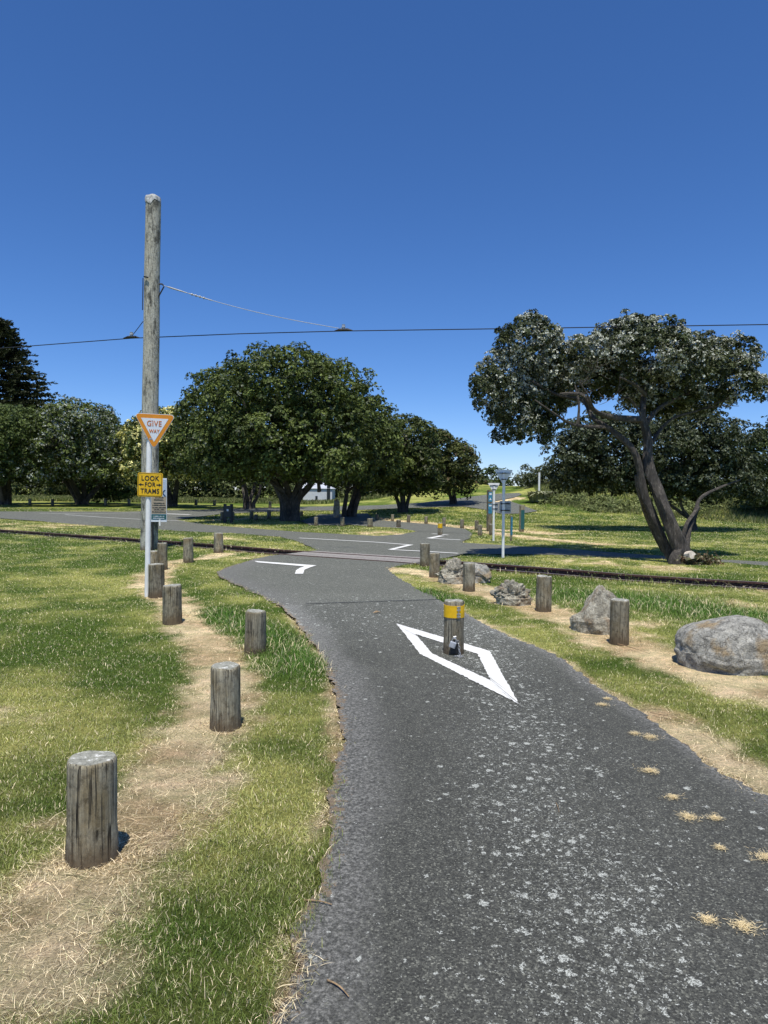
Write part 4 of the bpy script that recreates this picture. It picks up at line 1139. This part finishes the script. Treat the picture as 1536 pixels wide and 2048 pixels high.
def crown(name, blobs, parent, origin, clump, per, k, L, Wd, cols, seed, density=1.0, inner=.25, shellk=.88, droop=0, spread=(.7, 1.5), gap=.0, silver=None):
    r_ = np.random.default_rng(seed); C = []; Nn = []; T_ = []; per = int(per * 2.5); L = L * .72; Wd = Wd * .76
    B = [(np.array(c), np.array(rr)) for c, rr in blobs]
    for bi, (c, rr) in enumerate(B):
        area = 4 * math.pi * ((rr[0] * rr[1]) ** 1.6 / 3 + (rr[0] * rr[2]) ** 1.6 / 3 + (rr[1] * rr[2]) ** 1.6 / 3) ** (1 / 1.6)
        m = max(6, int(area / (clump * clump * 1.6) * density))
        d = r_.normal(size=(m, 3)); d /= np.linalg.norm(d, axis=1)[:, None]
        cc = c + d * rr * (shellk + .12 * r_.normal(size=(m, 1)))
        ni = int(m * inner); di = r_.normal(size=(ni, 3)); di /= np.linalg.norm(di, axis=1)[:, None]
        cc = np.concatenate([cc, c + di * rr * r_.uniform(.2, .75, (ni, 1))])
        dd = np.concatenate([d, di])
        keep = np.ones(len(cc), bool)
        for bj, (c2, r2) in enumerate(B):
            if bj != bi: keep &= ((((cc - c2) / r2) ** 2).sum(1) > .5)
        cc = cc[keep]; dd = dd[keep]
        if gap: kk = r_.random(len(cc)) > gap; cc = cc[kk]; dd = dd[kk]
        if len(cc) == 0: continue
        cs = clump * r_.uniform(.6, 1.25, (len(cc), 1))
        q = r_.normal(size=(len(cc), per, 3)); q /= np.linalg.norm(q, axis=2)[:, :, None]
        q = q + .55 * dd[:, None, :] + np.array([0, 0, .35]); q /= np.linalg.norm(q, axis=2)[:, :, None]
        rad = cs[:, None, :] * r_.uniform(.55, 1.0, (len(cc), per, 1))
        per_ = per
        pos = cc[:, None, :] + q * rad * np.array([1, 1, .75])
        C.append(pos.reshape(-1, 3)); Nn.append(q.reshape(-1, 3)); T_.append(np.repeat(r_.random(len(cc)), per))
    C = np.concatenate(C); Nn = np.concatenate(Nn); T_ = np.concatenate(T_)
    Nn = Nn + np.array([0, 0, .3]); Nn /= np.linalg.norm(Nn, axis=1)[:, None]
    V, m = leaf_quads(C, Nn, k, L, Wd, spread, r_)
    tc = np.repeat(T_, k)[:, None]; r2 = r_.random((m, 1))
    c0, c1 = np.array(cols[0]), np.array(cols[1]); col = c0 * (1 - tc) + c1 * tc; col = col * (.55 + .95 * r2)
    if silver is not None:
        sc_, amt, fn = silver; pr = amt * fn(C); sel = (r_.random(len(C)) < pr); sel = np.repeat(sel, k) & (r_.random(m) < .75)
        col = np.where(sel[:, None], np.array(sc_) * (.6 + .7 * r_.random((m, 1))), col)
    o = npmesh(name, V - np.array(origin), 4, M['leaf'], col, parent)
    return o

def limb(mb, pts, r0, r1, seg=8, wob=.08, sub=4):
    pts = [Vector(p) for p in pts]; out = []
    n = len(pts)
    for i in range(n - 1):
        p_1 = pts[max(i - 1, 0)]; a = pts[i]; b = pts[i + 1]; c = pts[min(i + 2, n - 1)]
        for k in range(sub):
            t = k / sub
            out.append(.5 * ((2 * a) + (b - p_1) * t + (2 * p_1 - 5 * a + 4 * b - c) * t * t + (-p_1 + 3 * a - 3 * b + c) * t ** 3))
    out.append(pts[-1]); m = len(out)
    mb.tube(out, [r0 + (r1 - r0) * (i / (m - 1)) ** .8 for i in range(m)], seg, wob=wob)

DG = ((.036, .056, .014), (.150, .190, .048))
def simple_tree(bx, by, blobs_px, Y, label, name='broadleaf_tree', stems=4, r0=.28, cols=DG, seed=1, clump=.55, per=9, k=6, L=.24, Wd=.11, silver=None, depth=.8, group='trees beyond the road', spread_h=.45, cat='tree', trunkless=False, dens=1.0, inner=.25, deep=.27, bole=.35, bole_k=.7):
    g = Vector((P(bx, by, Y).x, Y, 0)); g.z = float(hbase(g.x, g.y))
    e = empty(name, g, label=label, cat=cat, group=group)
    rnd = random.Random(seed); blobs = []
    for (x, y, rx, ry, *dy) in blobs_px:
        wd_ = S(max(q[0] + q[2] for q in blobs_px) - min(q[0] - q[2] for q in blobs_px), Y)
        xm_ = sum(q[0] for q in blobs_px) / len(blobs_px)
        Y1 = Y + .06 * wd_; c = P(x, y, Y1); blobs.append((tuple(c), (S(rx, Y1), S((rx + ry) / 2, Y1) * depth, S(ry, Y1))))
        if deep:
            Y2 = Y - deep * wd_ * rnd.uniform(.6, 1.1); xx_ = xm_ + (x - xm_) * .84
            c = P(xx_, y - 3, Y2); blobs.append((tuple(c), (S(rx * .86, Y2), S((rx + ry) / 2, Y2) * depth, S(ry * .86, Y2))))
    crown('crown', blobs, e, tuple(g), clump, per, k, L, Wd, cols, seed, silver=silver, density=dens, inner=inner)
    if not trunkless:
        mb = MB()
        for i in range(stems):
            tgt = Vector(blobs[i % len(blobs)][0]); off = Vector(((i - (stems - 1) / 2) * r0 * .9 + rnd.uniform(-.1, .1), rnd.uniform(-.2, .2), 0)); zmed = sorted(b[0][2] for b in blobs)[len(blobs) // 2]; hiB = [b for b in blobs if b[0][2] >= zmed]; tgt = Vector(sorted((b[0] for b in hiB), key=lambda q: q[0])[int((i + .5) * len(hiB) / stems)])
            m1 = off + (tgt - g) * .33 + Vector((rnd.uniform(-.3, .3), rnd.uniform(-.3, .3), -.1)); m2 = (tgt - g) * .7 + Vector((rnd.uniform(-.4, .4), rnd.uniform(-.4, .4), 0))
            o2 = off * bole_k
            limb(mb, [o2 + Vector((0, 0, -.3)), o2 * 1.1 + Vector((0, 0, bole)), m1 * .6 + m2 * .1 + Vector((0, 0, bole * .7)), m2, tgt - g], r0 * rnd.uniform(.8, 1.15), r0 * .25)
            for j in range(3):
                t2 = Vector(hiB[rnd.randrange(len(hiB))][0]) - g + Vector((rnd.uniform(-1, 1), rnd.uniform(-1, 1), rnd.uniform(-.5, .3)))
                s_ = m1.lerp(m2, rnd.uniform(.0, .8)); limb(mb, [s_, s_.lerp(t2, .5) + Vector((0, 0, -.15)), t2], r0 * .42, r0 * .1, 6)
        mb.build('trunk', M['bark'], e, smooth=True)
    return e
Yb = 34.0
low = lambda z0, z1: (lambda C: np.clip((z1 - C[:, 2]) / (z1 - z0), 0, 1))
allv = lambda C: np.ones(len(C))
simple_tree(580, 1045, [(560, 770, 120, 68), (470, 800, 90, 60), (660, 790, 95, 60), (420, 850, 62, 58), (520, 870, 110, 62), (640, 870, 110, 66), (705, 850, 62, 62), (390, 900, 38, 45), (465, 920, 70, 36), (600, 925, 105, 34), (700, 925, 52, 42), (420, 930, 56, 24), (520, 940, 60, 20), (665, 942, 60, 20)],
    Yb, 'largest dome crowned tree in the centre left with a thick forked trunk on the island', 'large_dome_tree', 6, .25, DG, 3, .55, 10, 6, .21, .10, depth=.95, bole=1.0, bole_k=.55, silver=((.16, .18, .13), .08, allv), dens=1.15)
simple_tree(497, 1012, [(470, 890, 70, 60), (540, 900, 60, 50), (400, 900, 55, 55)], 48, 'dark many stemmed tree standing behind the largest dome tree', 'dark_tree', 5, .20, DG, 5, .8, 8, 6, .32, .15, deep=.5, spread_h=1.2)
simple_tree(345, 1006, [(310, 870, 60, 50), (370, 880, 50, 55), (280, 900, 38, 40), (340, 925, 70, 38), (395, 930, 40, 36), (270, 930, 34, 36)], 52, 'tree with cream yellow blossom just right of the utility pole', 'flowering_tree', 3, .3,
    DG, 6, .7, 9, 6, .28, .15, silver=((.85, .80, .34), .95, lambda C: np.clip(fbm(C[:, 0], C[:, 2], 1.1, 3, 2) * 3.2 - 1.2, 0, 1)), deep=.5)
simple_tree(165, 1005, [(150, 850, 80, 45), (200, 880, 52, 50), (100, 880, 60, 52), (150, 925, 92, 42), (80, 930, 46, 42), (215, 930, 44, 40), (250, 900, 30, 40)], 54, 'grey green tree with silvery leaves left of the utility pole', 'silver_leaf_tree', 4, .32,
    DG, 7, .7, 10, 6, .27, .13, silver=((.34, .37, .31), .34, allv), deep=.6)
simple_tree(6, 1007, [(20, 860, 70, 45), (-40, 880, 80, 60), (30, 920, 50, 40), (-30, 940, 70, 40)], 52, 'leafy tree cut off by the left picture edge', 'bright_crowned_tree', 4, .4, ((.045, .07, .018), (.10, .135, .035)), 8, .7, 10, 6, .27, .13, silver=((.28, .31, .27), .18, low(2, 5)), deep=.6)
simple_tree(700, 1040, [(765, 862, 34, 40), (740, 850, 46, 50), (700, 900, 60, 60), (750, 920, 52, 50), (712, 945, 36, 26), (735, 955, 36, 22), (770, 900, 30, 40)], 38, 'deeply shaded tree directly right of the largest dome tree', 'shaded_tree', 5, .19, DG, 9, .6, 9, 6, .23, .11)
simple_tree(806, 1032, [(770, 880, 34, 40), (820, 868, 34, 28), (800, 875, 48, 42), (840, 890, 42, 40), (780, 920, 52, 52), (835, 940, 48, 42), (780, 965, 42, 26), (850, 965, 34, 18)], 42, 'tree with splayed stems, second right of the largest dome tree', 'splayed_tree', 5, .16, ((.035, .052, .015), (.095, .12, .03)), 10, .6, 9, 6, .25, .12, silver=((.20, .20, .13), .08, allv))
simple_tree(905, 1017, [(862, 893, 30, 30), (880, 905, 42, 40), (915, 925, 40, 36), (935, 945, 28, 36), (880, 950, 42, 30), (918, 965, 34, 22), (860, 930, 30, 40)], 47, 'rightmost tree of the centre group with three dark slender stems', 'slender_stem_tree', 3, .15, ((.040, .055, .016), (.11, .125, .035)), 11, .6, 9, 6, .26, .12, silver=((.22, .16, .09), .06, allv))
simple_tree(985, 985, [(985, 962, 26, 24), (965, 975, 18, 18), (1010, 975, 20, 16)], 66, 'round green bush behind the white triangles on the hill', 'hill_bush', 2, .1, ((.04, .07, .02), (.08, .11, .03)), 12, .7, 8, 6, .3, .16, cat='bush', group='bushes on the hill')
simple_tree(1065, 985, [(1065, 955, 30, 22), (1095, 960, 30, 26), (1040, 970, 22, 18), (1130, 975, 45, 30)], 60, 'straggly bush with sparse top behind the thin white post', 'straggly_bush', 2, .1, ((.05, .07, .03), (.12, .13, .06)), 13, .6, 7, 5, .25, .13, cat='bush', group='bushes on the hill')
simple_tree(215, 995, [(215, 978, 32, 20), (190, 985, 18, 14), (245, 985, 16, 14)], 57, 'small round bright bush between the silver leaved tree and the pole', 'round_shrub', 2, .1, ((.06, .10, .02), (.10, .15, .04)), 14, .5, 8, 6, .22, .12, cat='bush', trunkless=True, group='shrubs beyond the road')

# background scrub on the left
rs = np.random.default_rng(44); sb = []
for i in range(46):
    x = -50 + i * 1.3 + rs.normal() * .4; y = 76 + rs.uniform(-2, 2); sb.append(((x, y, .7 + rs.uniform(0, 2.2)), (2.0, 1.6, 1.9 + rs.random() * 1.3)))
for i in range(26):
    x = -60 + i * 2.6; y = 84; sb.append(((x, y, 5 + rs.uniform(0, 1.0) - (3 if x > -2 else 0)), (3, 2.2, 4.2 if x < -4 else 2.4)))
o = crown('scrub', sb, None, (0, 0, 0), .9, 7, 5, .45, .25, ((.05, .07, .02), (.12, .14, .05)), 45, inner=.1)
tag(o, 'mixed green scrub forming a wall behind the far trees', 'scrub', kind='stuff')

rs = np.random.default_rng(46); sb = []
for i in range(42):
    q = G(1090 + rs.random() * 460, 1008 + rs.random() * 30)
    if not inpoly(np.array([q.x]), np.array([q.y + .5]), bankpoly)[0]: continue
    sb.append(((q.x, q.y + 1.5, q.z + .1), (rs.uniform(.5, 1.3), rs.uniform(.5, 1), rs.uniform(.25, .55))))
o = crown('bank_scrub', sb, None, (0, 0, 0), .35, 7, 5, .2, .08, ((.09, .12, .04), (.24, .27, .10)), 47, inner=.1)
tag(o, 'low tangled scrub on the grassy bank under the dark spreading tree', 'scrub', kind='stuff')

# far conifer at left edge
Yc = 88.0; g = Vector((P(-10, 990, Yc).x, Yc, float(hbase(-50, Yc)))); e = empty('conifer', g, label='tall dark conifer with layered drooping boughs at the left picture edge', cat='tree')
rc = np.random.default_rng(5); Cc = []; Nc = []
mbt = MB()
for t in np.linspace(0, 1, 44):
    y = 640 + (830 - 640) * t; half = 14 + 108 * t ** .75 ; zc = P(-10, y, Yc).z
    for j in range(15):
        az = rc.uniform(0, 6.283); Lb = S(half, Yc) * rc.uniform(.78, 1.12); dr = np.array([math.cos(az), math.sin(az), rc.uniform(-.05, .16)])
        c0 = np.array([g.x, g.y, zc + rc.uniform(-.4, .4)])
        n = int(16 + 26 * t); s = rc.uniform(.25, 1.0, n) ** .7
        pp = c0 + dr * (s[:, None] * Lb) + rc.normal(size=(n, 3)) * np.array([.28, .28, .10]) * (1.1 - s[:, None] * .75); Cc.append(pp)
        Nc.append(np.repeat((dr * 1.0 + np.array([0, 0, .15]))[None], n, 0))
        if j % 4 == 0: mbt.tube([Vector(c0) - g, Vector(c0 + dr * Lb * .8) - g], [.09, .02], 5)
Cc = np.concatenate(Cc); Nc = np.concatenate(Nc); Nc /= np.linalg.norm(Nc, axis=1)[:, None]
V, m = leaf_quads(Cc, Nc, 3, .62, .16, (.1, .7), rc)
npmesh('crown', V - np.array(g), 4, M['leaf'], np.array((.028, .036, .015)) * (.6 + .9 * rc.random((m, 1))), e)
mbt.tube([(0, 0, -.3), (0, 0, 12), (0, 0, 21)], [.6, .4, .1], 10); mbt.build('trunk', M['bark'], e)

# right rear tree and bushes
simple_tree(1385, 1045, [(1180, 870, 62, 42), (1140, 920, 55, 52), (1240, 900, 80, 60), (1330, 900, 90, 65), (1400, 865, 72, 42), (1450, 900, 62, 62), (1200, 950, 80, 36), (1320, 965, 80, 30), (1430, 965, 75, 36), (1490, 950, 50, 45), (1130, 960, 32, 30)],
    30, 'broad dark low tree behind the leaning tree on the right lawn', 'spreading_tree', 3, .12, ((.030, .042, .018), (.06, .075, .03)), 20, .42, 10, 6, .16, .085, silver=((.20, .23, .17), .22, allv), depth=.8, group='trees on the right lawn', dens=1.1, deep=.10)
simple_tree(1560, 1040, [(1530, 910, 50, 40), (1580, 900, 80, 60), (1540, 970, 70, 50), (1620, 980, 80, 60)], 40, 'green bush cut off by the right picture edge', 'edge_bush', 3, .15, ((.04, .06, .02), (.09, .12, .035)), 21, .6, 9, 6, .24, .12, group='trees on the right lawn', cat='bush')

# hero tree on the right
Yt = 16.6; g = G(1365, 1127); e = empty('leaning_tree', g, label='gnarled leaning tree with grey silvery leaves at the right beside the road', cat='tree', group='trees on the right lawn')
def T3(px, py, d=0): return P(px, py, Yt + d)
hb = [(1060, 690, 62, 50, 0), (1105, 720, 58, 45, 1.0), (1010, 750, 52, 45, .3), (1000, 800, 46, 42, .0), (1045, 800, 62, 55, .6), (1035, 850, 48, 36, .2), (985, 770, 34, 26, -.5), (1090, 800, 48, 50, 1.4),
      (1150, 715, 48, 36, .6), (1195, 700, 42, 34, -.2), (1130, 770, 42, 42, 1.8), (1245, 670, 42, 34, .3), (1272, 652, 34, 26, .8), (1320, 668, 50, 34, .8), (1290, 710, 68, 44, -.6), (1350, 725, 72, 50, -.4), (1330, 770, 82, 40, .2),
      (1250, 750, 46, 38, .2), (1410, 750, 72, 55, .4), (1400, 700, 40, 32, 1.4), (1462, 720, 48, 45, .9), (1455, 770, 56, 36, .3), (1500, 775, 32, 26, .2), (1395, 800, 60, 26, .6), (1340, 815, 50, 22, 1.2), (1180, 790, 26, 16, 1.4), (1090, 850, 22, 18, .8), (1165, 745, 40, 30, 2.2), (1120, 745, 34, 30, .2), (1205, 740, 34, 26, 2.4), (1225, 700, 40, 36, 1.0), (1140, 795, 26, 16, .9), (1210, 772, 32, 22, .7), (1255, 812, 26, 12, .9), (1285, 800, 34, 20, 1.0), (1190, 745, 34, 24, .2), (1060, 650, 30, 18, .4), (1085, 870, 14, 12, .6)]
blobs = []
for (x, y, rx, ry, d) in hb: blobs.append((tuple(T3(x, y, d)), (S(rx, Yt), S((rx + ry) * .62, Yt), S(ry, Yt))))
crown('crown', blobs, e, tuple(g), .20, 10, 7, .095, .042, ((.032, .044, .018), (.095, .115, .050)), 31, density=.92, inner=.22, silver=((.56, .58, .50), .85, lambda C: np.clip((C[:, 2] - 2.6) / 1.6, .1, 1) * np.clip(fbm(C[:, 0], C[:, 2], .35, 8, 2) * 3 - 1.0, .05, 1)))
mb = MB()
def hl(pts, r0, r1, seg=10, wob=.10): limb(mb, [P(x, y, Y_) - g for x, y, Y_ in pts], r0, r1, seg, wob, 5)
gY = g.y
hl([(1370, 1135, gY), (1362, 1100, gY + .05), (1342, 1050, gY + .1), (1318, 990, gY + .2), (1298, 935, gY + .3), (1296, 880, gY + .4), (1285, 835, gY + .4), (1290, 780, gY + .6), (1310, 720, gY + .6)], .215, .045, 14)
hl([(1352, 1130, gY + .25), (1328, 1085, gY + .35), (1305, 1030, gY + .3), (1288, 985, gY + .3), (1278, 930, gY + .3), (1258, 890, gY + .3), (1215, 855, gY + .4), (1185, 835, gY + .6), (1165, 800, gY + .8), (1115, 790, gY + .9), (1060, 760, gY + .6)], .125, .03, 12)
hl([(1330, 1100, gY + 1.0), (1300, 1040, gY + .8), (1283, 990, gY + .5), (1276, 950, gY + .4)], .10, .08)
hl([(1372, 1100, gY + .1), (1378, 1060, gY + .3), (1392, 1020, gY + .6), (1402, 995, gY + .9), (1440, 975, gY + 1.2), (1480, 960, gY + 1.5)], .075, .02)
hl([(1365, 1075, gY + .1), (1375, 1045, gY + .2), (1398, 1015, gY + .5)], .05, .04)
hl([(1280, 840, gY + .4), (1230, 835, gY + .2), (1190, 822, gY), (1165, 790, gY - .1), (1120, 788, gY - .1)], .085, .03)
hl([(1190, 825, gY), (1175, 790, gY - .3), (1160, 765, gY - .4)], .035, .012)
hl([(1215, 855, gY + .4), (1150, 850, gY + .3), (1110, 828, gY + .2), (1070, 800, gY)], .05, .015)
hl([(1155, 850, gY + .5), (1158, 810, gY + .5), (1150, 770, gY + .6)], .04, .015)
hl([(1290, 850, gY + .4), (1320, 815, gY + .6), (1370, 790, gY + .8), (1420, 760, gY + .8)], .07, .02)
hl([(1300, 890, gY + .4), (1340, 840, gY + .8), (1400, 820, gY + 1), (1460, 795, gY + .8)], .05, .012)
hl([(1290, 790, gY + .4), (1270, 770, gY), (1240, 755, gY - .4)], .05, .02)
hl([(1285, 835, gY + .4), (1262, 800, gY + .3), (1238, 790, gY + .2), (1240, 760, gY)], .03, .012)
hl([(1400, 820, gY + 1), (1440, 812, gY + .6), (1478, 812, gY + .3)], .02, .006, 6)
rt = random.Random(3)
for i in range(46):   # bare twigs in the crown gap
    x0, y0 = rt.uniform(1150, 1260), rt.uniform(700, 800); a_ = rt.uniform(0, 6.28); L_t = rt.uniform(15, 45)
    hl([(x0, y0, gY + .1), (x0 + L_t * .5 * math.cos(a_) + rt.uniform(-5, 5), y0 + L_t * .5 * math.sin(a_), gY - .1), (x0 + L_t * math.cos(a_), y0 + L_t * math.sin(a_) - 6, gY - .3)], .008, .003, 4, 0)
hl([(1352, 1136, gY - .1), (1350, 1120, gY - .1), (1362, 1100, gY)], .16, .12)
mb.build('trunk', M['bark'], e, smooth=True)
mb = MB(); mb.tube([P(1375, 1112, gY - .22) - g, P(1385, 1110, gY - .38) - g], [.10, .09], 12, wob=.1); mb.build('cut_branch', M['cream'], e, smooth=True)
rq = np.random.default_rng(9); n = 420; c = np.array(P(1396, 1128, gY - .15)); c[2] = .08
pp = c + rq.normal(size=(n, 3)) * np.array([.20, .12, .07]); pp[:, 2] = np.abs(pp[:, 2] - .0) ; nn = pp - c + np.array([0, 0, .12]); nn /= np.linalg.norm(nn, axis=1)[:, None]
V, m = leaf_quads(pp, nn, 4, .09, .035, (.3, 1.3), rq); cc = np.array([(.30, .27, .17), (.10, .11, .05), (.16, .10, .06)])[rq.integers(0, 3, m)] * (.6 + .7 * rq.random((m, 1)))
npmesh('sucker_leaves', V - np.array(g), 4, M['leaf'], cc, e)

# flax bush
g = P(1083, 996, 47.5); g.z = float(hbase(g.x, g.y)); Q = []; Cq = []
for i in range(420):
    a = random.random() * 6.283; r = random.random() * 1.1; b0 = Vector((math.cos(a) * r * .8, math.sin(a) * r * .5, 0)); L = random.uniform(.7, 1.25); az = a + random.gauss(0, .5); ln = random.uniform(.3, 1.2)
    d = Vector((math.cos(az), math.sin(az), 0)); s = Vector((-d.y, d.x, 0)) * .05
    m_ = b0 + d * L * ln * .35 + Vector((0, 0, L * .6)); t = b0 + d * L * ln * .95 + Vector((0, 0, L * (.75 - .25 * ln)))
    Q += [b0 - s, b0 + s, m_ + s * .9, m_ - s * .9, m_ - s * .9, m_ + s * .9, t + s * .15, t - s * .15]; Cq.append(np.array(random.choice([(.10, .13, .04), (.30, .31, .16), (.42, .42, .26)])))
o = npmesh('flax_bush', np.array([tuple(q) for q in Q]), 4, M['leaf'], np.array(Cq)); o.location = g; tag(o, 'spiky flax bush with pale strap leaves beside the hill road', 'bush')

# twigs, leaf
def twig(a, b, r, label, bend=.004):
    p = G(*a); q = G(*b); m_ = (p + q) / 2 + Vector((bend, bend, 0)); mb = MB()
    r *= .75; limb(mb, [Vector((0, 0, .012)), m_ - p + Vector((0, 0, .016)), q - p + Vector((0, 0, .014))], r, r * .5, 6, .15)
    o = mb.build('twig', M['twig'], loc=p); tag(o, label, 'twig')
twig((655, 1967), (698, 2002), .005, 'pale brown twig lying near the bottom left edge of the asphalt')
twig((608, 1806), (664, 1816), .005, 'long thin twig poking from the grass onto the left asphalt edge', .003)
twig((1112, 1610), (1118, 1630), .0025, 'tiny straw stalk lying in the middle of the asphalt', .002)
twig((1300, 1428), (1390, 1450), .004, 'dry stalk lying at the right edge of the asphalt')
twig((1236, 1290), (1300, 1310), .006, 'dry stalk beside the foot of the nearest right bollard')
p = G(753, 1227); mb = MB(); pts = [(-.05, 0, .012), (-.02, .02, .02), (.03, .022, .012), (.06, 0, .018), (.03, -.02, .026), (-.02, -.02, .014), (0, 0, .04)]
mb.add(pts, [(6, 0, 1), (6, 1, 2), (6, 2, 3), (6, 3, 4), (6, 4, 5), (6, 5, 0)]); o = mb.build('dead_leaf', M['twig'], loc=p); tag(o, 'curled brown leaf lying on the asphalt left of the diamond', 'leaf')

# ------------------------------------------------------------------ light
SUN_EL = R(72)
hd = Vector((.04, 1, 0)).normalized()          # direction in which shadows fall
sd = -(hd * math.cos(SUN_EL)) + Vector((0, 0, math.sin(SUN_EL)))   # towards the sun
ld = bpy.data.lights.new('sun', 'SUN'); ld.energy = 5.0; ld.angle = R(.53); ld.color = (1.0, .95, .85)
lo = bpy.data.objects.new('sun', ld); COL.objects.link(lo); lo.rotation_euler = sd.to_track_quat('Z', 'Y').to_euler(); lo.location = (0, 0, 30)
w = bpy.data.worlds.new('World'); sc.world = w; w.use_nodes = True; nt = w.node_tree
sky = nt.nodes.new('ShaderNodeTexSky'); sky.sky_type = 'NISHITA'; sky.sun_disc = False; sky.sun_elevation = SUN_EL
sky.sun_rotation = math.atan2(sd.x, sd.y); sky.air_density = .8; sky.dust_density = 0; sky.ozone_density = 10; sky.altitude = 0
bg = nt.nodes['Background']; bg.inputs[1].default_value = .132; hs_ = nt.nodes.new('ShaderNodeHueSaturation'); hs_.inputs['Saturation'].default_value = 1.11
nt.links.new(sky.outputs[0], hs_.inputs['Color']); hm_ = mix(nt, 1.0, hs_.outputs[0], (1.05, .965, 1.03), 'MULTIPLY'); nt.links.new(hm_, bg.inputs[0])
sc.view_settings.view_transform = 'Standard'; sc.view_settings.look = 'None'; sc.view_settings.exposure = .08; sc.view_settings.gamma = 1
sc.render.engine = 'CYCLES'
sc.cycles.max_bounces = 5; sc.cycles.diffuse_bounces = 3; sc.cycles.transmission_bounces = 3
